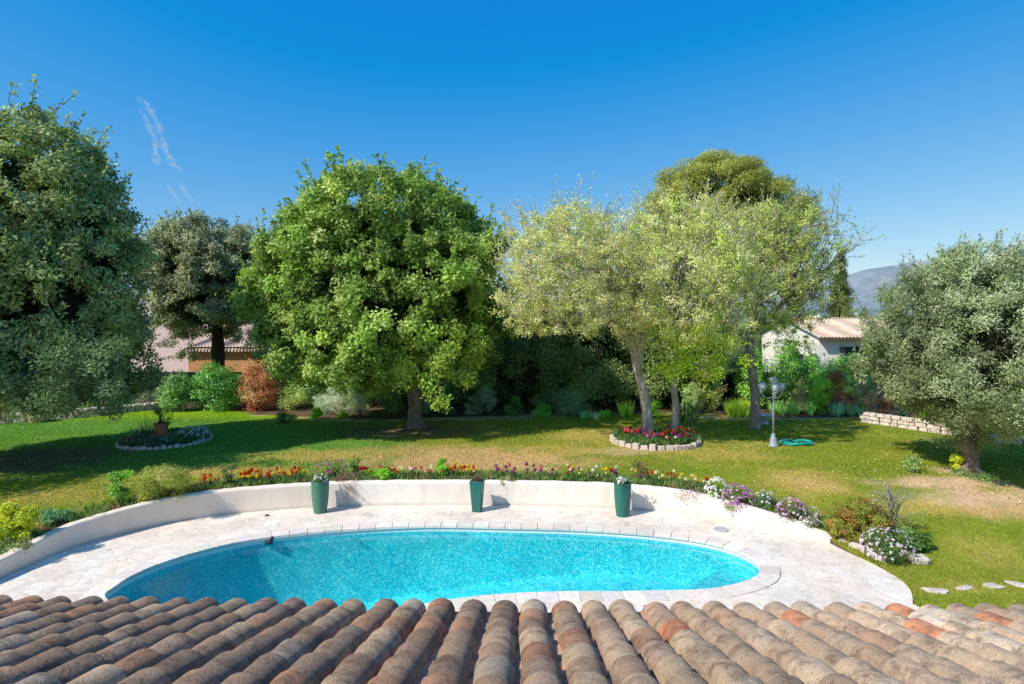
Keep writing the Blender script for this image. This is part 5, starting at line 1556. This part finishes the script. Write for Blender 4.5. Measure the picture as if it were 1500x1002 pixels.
wplant('sedum_cushion', 'small grey-green sedum cushion hanging over the wall beside the square teal pot', 'plant', 743, 26, 18, [(.20, .20, .09), (.27, .26, .13), (.13, .14, .06)], 1500, .03, .018, 307, back=-.12, dz=-.12, shoot=0)
# dry twiggy plant hanging beside the first pot
def hanging_twigs():
    rg = np.random.default_rng(8)
    X, Y, Z = rim_pt(492, .05)
    root = empty('trailing_shrub', (X, Y, Z), 'dry reddish-brown twiggy plant hanging over the wall right of the first green pot', 'plant')
    tw = MB(); parts = []
    for i in range(46):
        L = rg.uniform(.4, .95)
        d = np.array([rg.uniform(.25, 1.0), -.22 - rg.uniform(0, .2), rg.uniform(-.5, .35)]); d /= np.linalg.norm(d)
        a = np.array([X - .1 + rg.uniform(0, .25), Y - .05 + rg.uniform(-.1, .15), Z + rg.uniform(0, .12)])
        b = a + d*L*.5 + [0, 0, .08]; c = a + d*L + [0, 0, -.18*L]
        tw.tube(bez(a, b, c, 6), list(np.linspace(.006, .002, 6)), 4, cap=False)
        t = rg.uniform(.1, 1, (22, 1)); P = a*(1-t)**2 + 2*b*t*(1-t) + c*t*t + rg.normal(0, .025, (22, 3))
        parts.append(leaves(P, rg.normal(size=(22, 3)), .028, .018, pick_cols([(.20, .10, .08), (.30, .16, .12), (.16, .13, .06), (.35, .26, .18)], 22, rg), rg))
    V, Fc, C = merge(parts); fast('foliage', V, Fc, M['leaf_dull'], root, C, origin=(X, Y, Z)); tw.build('stems', M['twig'], root, origin=(X, Y, Z))
hanging_twigs()
wplant('stock_plant', 'purple and crimson flowers just behind the first green pot', 'flowering plant', 484, 46, 30, [(.08, .14, .04), (.05, .09, .03)], 700, .05, .02, 308, back=.35, flowers=(46, .04, [(.35, .08, .35), (.5, .06, .15), (.45, .15, .4)], {}))
wplant('shrub', 'small bright green leafy bush behind the wall between the first two pots', 'shrub', 650, 26, 28, G_BRIGHT, 900, .06, .035, 309, back=.3)
wplant('shrub', 'low green leafy clump behind the wall right of the trailing twigs', 'shrub', 560, 46, 18, G_BRIGHT, 900, .06, .035, 310, back=.25)
wplant('shrub', 'dark green seedling shrub behind the wall right of the first green pot', 'shrub', 522, 22, 30, [(.06, .12, .03), (.09, .16, .04)], 420, .055, .03, 311, back=.4)
wplant('rose_bush', 'sparse bronze-leaved rose behind the right teal pot', 'rose', 937, 34, 34, [(.10, .13, .04), (.22, .12, .07)], 420, .05, .03, 312, back=.4, shoot=.6)
wplant('rose_bush', 'small dark-leaved rose behind the red and yellow tulips', 'rose', 337, 26, 36, [(.07, .12, .035), (.12, .15, .05)], 520, .05, .03, 313, back=.25, shoot=.5)
wplant('feathery_bush', 'large feathery yellow-green bush overhanging the left part of the wall', 'shrub', 240, 92, 56, [(.20, .24, .035), (.28, .30, .05), (.13, .18, .03), (.34, .30, .10)], 13000, .055, .016, 314, back=-.02, dz=-.08, shoot=.5)
wplant('rose_bush', 'leafy green rose bush left of the feathery yellow-green bush', 'rose', 177, 44, 54, [(.12, .24, .04), (.17, .32, .05), (.08, .15, .03)], 1100, .07, .045, 315, back=.35, shoot=.4, lift=.12)
wplant('sage_plant', 'grey-green low herb clump on the left border beside the yellow bush', 'plant', 82, 50, 24, [(.08, .17, .08), (.13, .24, .12)], 2200, .06, .024, 316, back=.3)
wplant('euonymus_bush', 'bright golden-yellow leaved bush at the far left behind the wall', 'bush', 24, 66, 64, G_YEL, 6500, .055, .032, 317, back=.35, shoot=.3)
wplant('ivy_clump', 'low ivy-like trailing growth at the foot of the golden bush', 'plant', 20, 60, 14, [(.08, .12, .04), (.2, .22, .1)], 900, .04, .024, 318, back=.0)

# right-hand end of the border, at ground level
S_('heather_bush', 'spreading rusty-orange and green heath-like bush right of the wall end', 'shrub', 1256, 788, 112, 56, [(.19, .19, .03), (.13, .18, .03), (.26, .13, .04), (.24, .10, .035), (.16, .20, .03), (.14, .19, .03)], 15000, .055, .020, 320, shoot=.35, depth=.7, K=170, cr=.11)
S_('bare_shrub', 'nearly leafless twiggy grey shrub above the white daisies on the right', 'shrub', 1306, 790, 84, 108, [(.28, .32, .12), (.36, .38, .2)], 44, .03, .014, 321, 'bare')
S_('daisy_bush', 'large mound of white and lilac daisies on the terrace edge at the right', 'flowering plant', 1300, 822, 74, 48, [(.10, .16, .05), (.06, .10, .03)], 2600, .045, .02, 322, flowers=(190, .026, WHITE + WHITE + LIL, {'hang': 1}), depth=.7)
S_('ivy_shrub', 'dark green low leafy shrub right of the white daisy mound', 'shrub', 1335, 806, 52, 38, [(.05, .10, .025), (.09, .16, .04)], 2200, .06, .04, 323, depth=.7)
S_('seedling', 'small pale green thistle-like weed on bare soil left of the olive', 'plant', 1340, 692, 28, 20, [(.22, .30, .14), (.16, .24, .08)], 200, .1, .04, 324)
S_('euonymus_bush', 'small yellow-variegated bush at the foot of the olive trunk', 'bush', 1402, 693, 28, 34, G_YEL, 1900, .05, .03, 325)
S_('ivy_clump', 'sprawling green weeds around the base of the olive trunk', 'plant', 1425, 699, 70, 10, [(.10, .17, .04), (.16, .24, .08)], 1100, .05, .03, 326)

# rock by the daisies, border stones and stepping stones
def rock(X, Y, Z, sx, sy, sz, seed, mat='rock', flat=False, rz=0):
    rg = np.random.default_rng(seed); mb = MB(); n, m_ = (18, 9)
    mb.sphere((0, 0, 0), 1.0, n, m_)
    V = []
    ph = rg.uniform(0, 6.28, 9)
    for v in mb.v:
        v = np.array(v); a = math.atan2(v[1], v[0])
        k = 1 + .13*math.sin(2*a + ph[0]) + .09*math.sin(3*a + ph[1] + v[2]) + .06*math.sin(5*a + ph[2]) + .08*math.sin(4*v[2] + ph[3] + a)
        q = np.sign(v) * np.abs(v) ** (.6)            # boxier
        x, y, z_ = q[0]*k*sx*.85, q[1]*k*sy*.85, q[2]*sz*.9*(1 + .1*math.sin(3*v[0] + ph[4]))
        c, s = math.cos(rz), math.sin(rz)
        V.append((x*c - y*s, x*s + y*c, z_))
    mb.v = V
    o = mb.build('stone', M[mat], None, smooth=False); o.location = (X, Y, Z)
    return o
X, Y, Z = ground(1346, 824)
o = rock(X, Y, Z + .05, .24, .14, .11, 5, 'rock_pale'); o.name = 'rock'; tag(o, 'blocky pale rock lying in the grass right of the white daisy mound', 'rock')
for i, (x, y, w_) in enumerate([(1371, 866, .21), (1413, 862, .20), (1454, 859, .19), (1490, 857, .18), (1532, 855, .2)]):
    X, Y, Z = ground(x, y)
    o = rock(X, Y, Z + .012, w_, .13 if i != 1 else .08, .022, 60 + i, 'rock_pale', rz=rgt.uniform(-.4, .4)); o.name = 'stepping_stone'
    tag(o, ['white stepping stone nearest the terrace in the grass', 'narrow second stepping stone from the terrace', 'third pinkish stepping stone from the terrace', 'fourth stepping stone near the right photo edge', 'fifth stepping stone beyond the right photo edge'][i], 'stepping stone')
# low edging along the terrace curve, behind the daisies
for i, (x, y) in enumerate([(1222, 791), (1236, 799), (1252, 806), (1270, 813), (1288, 821)]):
    X, Y = deck(x, y); o = rock(X + .04, Y + .03, .05, .16, .09, .10, 80 + i, 'rock_pale', rz=-.7); o.name = 'edging_stone'
    tag(o, 'pale edging stone of the terrace curve below the rusty-orange bush', 'stone', 'edging stones below the rusty-orange bush')

def stone_ring(cx, cy, r, n, h, w, name, lab, mat, seed, z):
    rg = np.random.default_rng(seed); mb = MB()
    for i in range(n):
        a = 6.2832*i/n; L = 6.2832*r/n*.96
        hh = h*rg.uniform(.8, 1.15); mb.box((cx + r*math.cos(a), cy + r*math.sin(a), z + hh/2 - .03), (w*rg.uniform(.85, 1.15), L*rg.uniform(.9, 1), hh + .03), rot=a + rg.normal(0, .06), taper=.86)
    o = mb.build(name, M[mat], None, origin=(cx, cy, z), bevel=.012)
    return tag(o, lab, 'bed edging')
for (bx, by, br), nm in ((bedL, 0), (bedR, 1)):
    z_ = float(gz(bx, by))
    root = empty('round_flower_bed', (bx, by, z_), ['round flower bed with white stone edging around a terracotta pot on the left lawn', 'round flower bed with rough pinkish stone edging around the two blossoming trunks'][nm], 'flower bed')
    rg = np.random.default_rng(40 + nm); n = 46 if nm == 0 else 34
    for i in range(n):
        a = 6.2832*i/n; L = 6.2832*br/n*.97; m2 = MB(); h = (.13 if nm == 0 else .17)*rg.uniform(.75, 1.25)
        m2.box((br*math.cos(a), br*math.sin(a), h/2 - .02), (.09 if nm == 0 else .16*rg.uniform(.8, 1.2), L*rg.uniform(.88, 1), h + .02), rot=a + rg.normal(0, .07), taper=rg.uniform(.78, .92))
        m2.build('edging_stone', M['rock_pale' if nm == 0 else 'rock'], root, bevel=.02)
    m2 = MB(); m2.lathe([(br*.98, -.05), (br*.96, .08), (br*.6, .15), (.01, .20)], (0, 0, 0), 40, capb=False); m2.build('soil', M['soil'], root, smooth=True)

def bed_fill(b, cols_list, n_green, seed, lab, greens):
    rg = np.random.default_rng(seed); z0 = float(gz(b[0], b[1]))
    parts = []
    for _ in range(n_green):
        a = rg.uniform(0, 6.28); q = b[2]*.93*math.sqrt(rg.uniform())
        parts.append(blade_clump(b[0] + q*math.cos(a), b[1] + q*math.sin(a), z0 + .08, 12, rg.uniform(.12, .26), .08, .8, greens, rg, .03))
    V, Fc, C = merge(parts); tag(fast('bed_greenery', V, Fc, M['leaf'], None, C), lab, 'ground cover', kind='stuff')
bed_fill(bedL, None, 330, 1, 'dark green leafy ground cover filling the left round bed', [(.06, .12, .03), (.09, .17, .05), (.05, .09, .03)])
bed_fill(bedR, None, 330, 2, 'green leafy ground cover filling the round bed under the blossoming trees', [(.09, .16, .04), (.14, .22, .06), (.06, .10, .03)])
rgb_ = np.random.default_rng(66)
def in_bed(b, n, cols, where, amin, amax, qmin=.3, qmax=.92, s=(.75, 1.15)):
    z0 = float(gz(b[0], b[1])) + .09
    for _ in range(n):
        a = rgb_.uniform(amin, amax); q = b[2]*rgb_.uniform(qmin, qmax)
        place_tulip(cols[rgb_.integers(len(cols))], b[0] + q*math.cos(a), b[1] + q*math.sin(a), z0, where, rgb_.uniform(*s), rgb_.uniform(0, 6.28), rgb_.normal(0, .1))
in_bed(bedR, 22, ['red', 'red', 'pink', 'purple'], 'in the round stone bed left of the trunks', 2.4, 4.6)
in_bed(bedR, 24, ['red', 'orange', 'red', 'pink'], 'in the round stone bed right of the trunks', 4.7, 6.9)
in_bed(bedR, 12, ['pink', 'purple', 'white'], 'at the front of the round stone bed', 4.2, 5.3, .7, .92)
zL = float(gz(bedL[0], bedL[1]))
for (dx, dy, r_, h_, cols, cnt, lab, sd) in [(.85, .2, .55, .42, WHITE, 110, 'mound of white daisies right of the terracotta pot in the left round bed', 1), (-1.15, .2, .35, .34, WHITE, 34, 'white-flowered clump at the left rim of the left round bed', 2),
                                     (-.55, -.55, .5, .22, LIL + PUR, 60, 'low purple flowers in front of the terracotta pot in the left round bed', 3), (1.35, -.1, .3, .26, WHITE, 30, 'small white-flowered clump at the right rim of the left round bed', 4), (.2, -.75, .45, .2, LIL, 30, 'low lilac flowers at the front of the left round bed', 5)]:
    X, Y = bedL[0] + dx, bedL[1] + dy
    shrub('daisy_bush', lab, 'flowering plant', CX + F*X/Y, 0, 2*r_*F/Y, h_*F/Y, G_DARK, 900, .05, .024, 400 + sd, Y=Y, z0=zL + .08, flowers=(cnt, .035, cols, {}))
def terra_pot(X, Y, Z, r, h, lab, mat, plant=None, saucer=True):
    root = empty('terracotta_pot', (X, Y, Z), lab, 'pot'); m2 = MB()
    m2.lathe([(r*.68, 0), (r*.72, .02), (r*.93, h*.78), (r*.93, h*.8), (r*1.04, h*.81), (r*1.06, h*.97), (r, h), (r*.9, h), (r*.88, h*.86), (.002, h*.86)], (0, 0, 0), 28)
    o = m2.build('pot_body', M[mat], root, smooth=True); o.data.set_sharp_from_angle(angle=math.radians(40))
    m2 = MB(); m2.lathe([(r*.87, h*.87), (.001, h*.9)], (0, 0, 0), 20, capb=False); m2.build('soil', M['soil'], root)
    return root
X, Y = bedL[0] - .12, bedL[1] - .05
m2 = MB(); m2.box((0, 0, .09), (.62, .5, .18), taper=.97); o = m2.build('stone_plinth', M['terracotta'], None, bevel=.02); o.location = (X, Y, zL + .12); tag(o, 'brick-red plinth under the terracotta pot in the left round bed', 'plinth')
terra_pot(X, Y, zL + .305, .24, .36, 'terracotta pot with leafy plant in the middle of the left round bed', 'terracotta')
shrub('rose_bush', 'sparse leafy rose growing in the central terracotta pot of the left bed', 'rose', CX + F*X/Y, 0, 30, 26, [(.06, .11, .03), (.2, .2, .08)], 420, .06, .035, 410, Y=Y, z0=zL + .62, shoot=.6)
shrub('lavender_plant', 'spindly dark grass-like plant left of the terracotta pot in the left bed', 'plant', CX + F*(X - .62)/Y, 0, 26, 34, [(.05, .08, .04), (.09, .12, .07)], 60, .4, .014, 411, 'blades', Y=Y, z0=zL + .1)
X, Y, Z = ground(52, 619)
terra_pot(X, Y, Z, .30, .55, 'weathered terracotta pot on the lawn edge by the stone edging at the far left', 'terracotta_pale')
shrub('seedling', 'small dark plant in the far-left terracotta pot', 'potted plant', 52, 0, 16, 10, G_DARK, 160, .08, .04, 412, Y=Y, z0=Z + .46)

# rough dry-stone walls and edging
def dry_wall(p0, p1, h, lab, seed, courses=3, mat='rock'):
    rg = np.random.default_rng(seed); a = np.array(p0[:2]); b = np.array(p1[:2]); L = np.linalg.norm(b - a); d = (b - a)/L
    mb = MB(); ang = math.atan2(d[1], d[0])
    for c in range(courses):
        s = -rg.uniform(0, .2)
        while s < L:
            w_ = rg.uniform(.18, .5); hh = h/courses
            p = a + d*(s + w_/2)
            mb.box((p[0] + rg.normal(0, .015), p[1] + rg.normal(0, .015), float(gz(p[0], p[1])) + hh*(c + .5)), (w_*.94, .26, hh*rg.uniform(.82, 1.02)), rot=ang + rg.normal(0, .05), taper=rg.uniform(.8, .96))
            s += w_
    o = mb.build('dry_stone_wall', M[mat], None, bevel=.025, origin=(a[0], a[1], float(gz(a[0], a[1]))))
    return tag(o, lab, 'stone wall')
dry_wall(ground(1266, 619), ground(1388, 637), .46, 'low pinkish dry-stone wall behind the lawn left of the olive trunk', 1, mat='rock_pale')
dry_wall(ground(1455, 648), ground(1560, 655), .28, 'low dry-stone wall behind the lawn right of the olive trunk', 2, 2, mat='rock_pale')
dry_wall(ground(-60, 626), ground(140, 610), .42, 'low grey stone wall at the lawn edge under the big left tree', 3)
dry_wall(ground(142, 609), ground(232, 599), .34, 'low grey stone edging behind the left round bed', 4, 2)

# teal watering can on the left edging
X, Y, Z = ground(177, 603); Z += .3
wc = empty('watering_can', (X, Y + .3, Z), 'small teal watering can on the stone edging under the left tree', 'watering can')
m2 = MB(); m2.lathe([(.15, 0), (.16, .04), (.15, .26), (.12, .28), (.11, .28), (.11, .2), (.01, .2)], (0, 0, 0), 20); m2.build('can_body', M['hose'], wc, smooth=True)
m2 = MB(); m2.tube([(.13, 0, .05), (.3, 0, .2), (.42, 0, .34)], [.035, .025, .02], 8); m2.tube([(.42, 0, .34), (.47, 0, .38)], [.05, .06], 10); m2.build('spout', M['hose'], wc)
m2 = MB(); m2.tube([(-.14, 0, .06), (-.3, 0, .16), (-.22, 0, .32), (-.02, 0, .36), (.1, 0, .28)], .014, 7); m2.build('handle', M['hose'], wc)

# bowl planter beside the third trunk
X, Y, Z = ground(1121, 621)
bp = empty('bowl_planter', (X, Y, Z), 'white footed bowl planter on the grass beside the brown straight trunk', 'planter')
m2 = MB(); m2.lathe([(.17, 0), (.18, .03), (.09, .08), (.10, .14), (.25, .24), (.31, .36), (.33, .37), (.33, .40), (.29, .40), (.26, .33), (.002, .33)], (0, 0, 0), 28); m2.build('bowl', M['white_pot'], bp, smooth=True)
m2 = MB(); m2.lathe([(.27, .335), (.001, .36)], (0, 0, 0), 20, capb=False); m2.build('soil', M['soil'], bp)

# lamp post
X, Y, Z = ground(1133, 654)
lp = empty('lamp_post', (X, Y, Z), 'pale metal lamp post with a cluster of round globes on the lawn', 'lamp post')
m2 = MB(); m2.lathe([(.17, 0), (.17, .04), (.13, .07), (.12, .22), (.09, .30), (.06, .34), (.065, .40), (.04, .46)], (0, 0, 0), 20); m2.build('base', M['lamp_metal'], lp, smooth=True)
m2 = MB(); m2.tube([(0, 0, .42), (0, 0, 2.04)], [.036, .03], 14); m2.lathe([(.045, 1.2), (.05, 1.22), (.045, 1.24)], (0, 0, 0), 14); m2.build('pole', M['lamp_metal'], lp, smooth=True)
gl = [(0, 0, 2.22)]
for a in (.35, 2.75, 4.5): gl.append((.34*math.cos(a), .34*math.sin(a), 2.02))
for i, g in enumerate(gl):
    if i:
        m2 = MB(); dx, dy = g[0], g[1]
        m2.tube([(0, 0, 1.68), (dx*.5, dy*.5, 1.62), (dx*.95, dy*.95, 1.70), (dx, dy, 1.86)], [.018, .016, .016, .018], 8); m2.build('arm', M['lamp_metal'], lp, smooth=True)
    m2 = MB(); m2.lathe([(.05, -.19), (.07, -.16), (.06, -.14)], g, 14); m2.build('globe_holder', M['lamp_metal'], lp)
    m2 = MB(); m2.sphere(g, .145, 22, 14); m2.build('globe', M['globe'], lp, smooth=True)

# coiled hose
X, Y, Z = ground(1168, 651)
m2 = MB(); pts = []
rg = np.random.default_rng(9)
for i in range(230):
    a = i*.21; r = .40 + .07*math.sin(i*.11) + rg.normal(0, .004)
    pts.append((r*1.15*math.cos(a) + .04*math.sin(i*.05), r*.85*math.sin(a), .045 + .05*abs(math.sin(i*.037)) + .02*math.sin(a*3)))
pts += [(-.6, -.1, .04), (-.85, -.15, .1), (-.95, -.1, .28), (-.93, -.05, .34)]
m2.tube(pts, .016, 7); o = m2.build('garden_hose', M['hose'], None, smooth=True); o.location = (X, Y, Z)
tag(o, 'coiled turquoise garden hose lying on the grass right of the lamp post', 'hose')

# fallen leaves and tiny lawn daisies
def litter(name, n, cols, size, lab, cat, seed, zones, up):
    rg = np.random.default_rng(seed); P = []
    for (x, y, rx, ry, w) in zones:
        m = int(n*w); P.append(np.c_[x + rg.normal(0, rx, m), y + rg.normal(0, ry, m)])
    P = np.concatenate(P); k = ~inside(deck_poly, P[:, 0], P[:, 1]) & (P[:, 1] > 9.5); P = P[k]; N = len(P)
    Q = np.c_[P, gz(P[:, 0], P[:, 1]) + up]
    A = np.c_[rg.normal(0, 1, (N, 2)), rg.normal(0, .25, N)]
    V, Fc, C = leaves(Q, A, size, size*.6, pick_cols(cols, N, rg, .2), rg, np.tile((0, 0, 1.0), (N, 1)))
    tag(fast(name, V, Fc, M['petal'], None, C), lab, cat, kind='stuff')
litter('fallen_leaves', 5200, [(.34, .22, .11), (.26, .16, .08), (.42, .32, .16)], .06, 'brown fallen leaves scattered on the lawn under the trees', 'leaves', 55,
       [(Xc, Yc - .5, 3.4, 1.8, .34), (X1 + .5, Y1 - .4, 2.6, 1.4, .22), (Xo, Yo - .8, 2.2, 1.2, .16), (-11, 17.5, 4, 2.0, .2), (0, 17.6, 7, 1.0, .08)], .035)
litter('lawn_daisies', 700, [(.5, .5, .47)], .04, 'tiny white daisies dotted through the lawn', 'flowers', 56, [(-9, 15.5, 4, 2.0, .35), (9, 15, 4, 3, .4), (0, 19, 8, 2, .25)], .05)
# ------------------------------------------------------------------ light, sky, camera
az = math.atan2(.57, .82)                       # light travels along (cos az, sin az)
el = math.radians(43)
sd = bpy.data.lights.new('sun', 'SUN'); sd.energy = 5.0; sd.angle = math.radians(.53); sd.color = (1.0, .955, .87)
so = bpy.data.objects.new('sun', sd); link(so)
dirv = Vector((math.cos(az)*math.cos(el), math.sin(az)*math.cos(el), -math.sin(el)))
so.rotation_euler = dirv.to_track_quat('-Z', 'Y').to_euler()
so.location = (-20, -20, 30)

wd = bpy.data.worlds.new('World'); SC.world = wd; wd.use_nodes = True
nt = wd.node_tree; nt.nodes.clear()
out = nt.nodes.new('ShaderNodeOutputWorld'); bg = nt.nodes.new('ShaderNodeBackground')
sky = nt.nodes.new('ShaderNodeTexSky'); sky.sky_type = 'NISHITA'; sky.sun_disc = False
sky.sun_elevation = el; sky.sun_rotation = math.atan2(-math.cos(az), -math.sin(az))
sky.altitude = 300; sky.air_density = 1.0; sky.dust_density = .6; sky.ozone_density = 2.5
def wm(op, a, b):
    n = nt.nodes.new('ShaderNodeMath'); n.operation = op
    for k, v in ((0, a), (1, b)):
        if isinstance(v, bpy.types.NodeSocket): nt.links.new(v, n.inputs[k])
        else: n.inputs[k].default_value = v
    return n.outputs[0]
SKS = .13
sp = nt.nodes.new('ShaderNodeSeparateColor'); nt.links.new(sky.outputs[0], sp.inputs[0])
hr = wm('MULTIPLY', sp.outputs[0], SKS); hg = wm('MULTIPLY', sp.outputs[1], SKS); hb = wm('MULTIPLY', sp.outputs[2], SKS)
hr = wm('MAXIMUM', wm('MULTIPLY', wm('SUBTRACT', hr, .15), 1.12), .006)
hg = wm('MULTIPLY', wm('POWER', hg, .87), .885)
hb = wm('MULTIPLY', wm('POWER', hb, .32), .93)
cb = nt.nodes.new('ShaderNodeCombineColor')
for q, v in enumerate((hr, hg, hb)): nt.links.new(wm('DIVIDE', v, SKS), cb.inputs[q])
nt.links.new(cb.outputs[0], bg.inputs['Color'])
bg.inputs['Strength'].default_value = SKS
nt.links.new(bg.outputs[0], out.inputs['Surface'])

cd = bpy.data.cameras.new('camera'); cam = bpy.data.objects.new('camera', cd); link(cam)
cam.location = (0, 0, H); cam.rotation_euler = (math.radians(90), 0, 0)
cd.sensor_fit = 'HORIZONTAL'; cd.sensor_width = 36; cd.lens = F / 1500 * 36
cd.shift_y = -(501 - HY) / 1500; cd.shift_x = 0
cd.clip_start = .1; cd.clip_end = 20000
SC.camera = cam
SC.view_settings.view_transform = 'Standard'; SC.view_settings.look = 'None'; SC.view_settings.exposure = 0
SC.cycles.max_bounces = 8; SC.cycles.transparent_max_bounces = 16; SC.cycles.diffuse_bounces = 4
SC.cycles.caustics_reflective = False; SC.cycles.caustics_refractive = False
SC.cycles.use_denoising = True
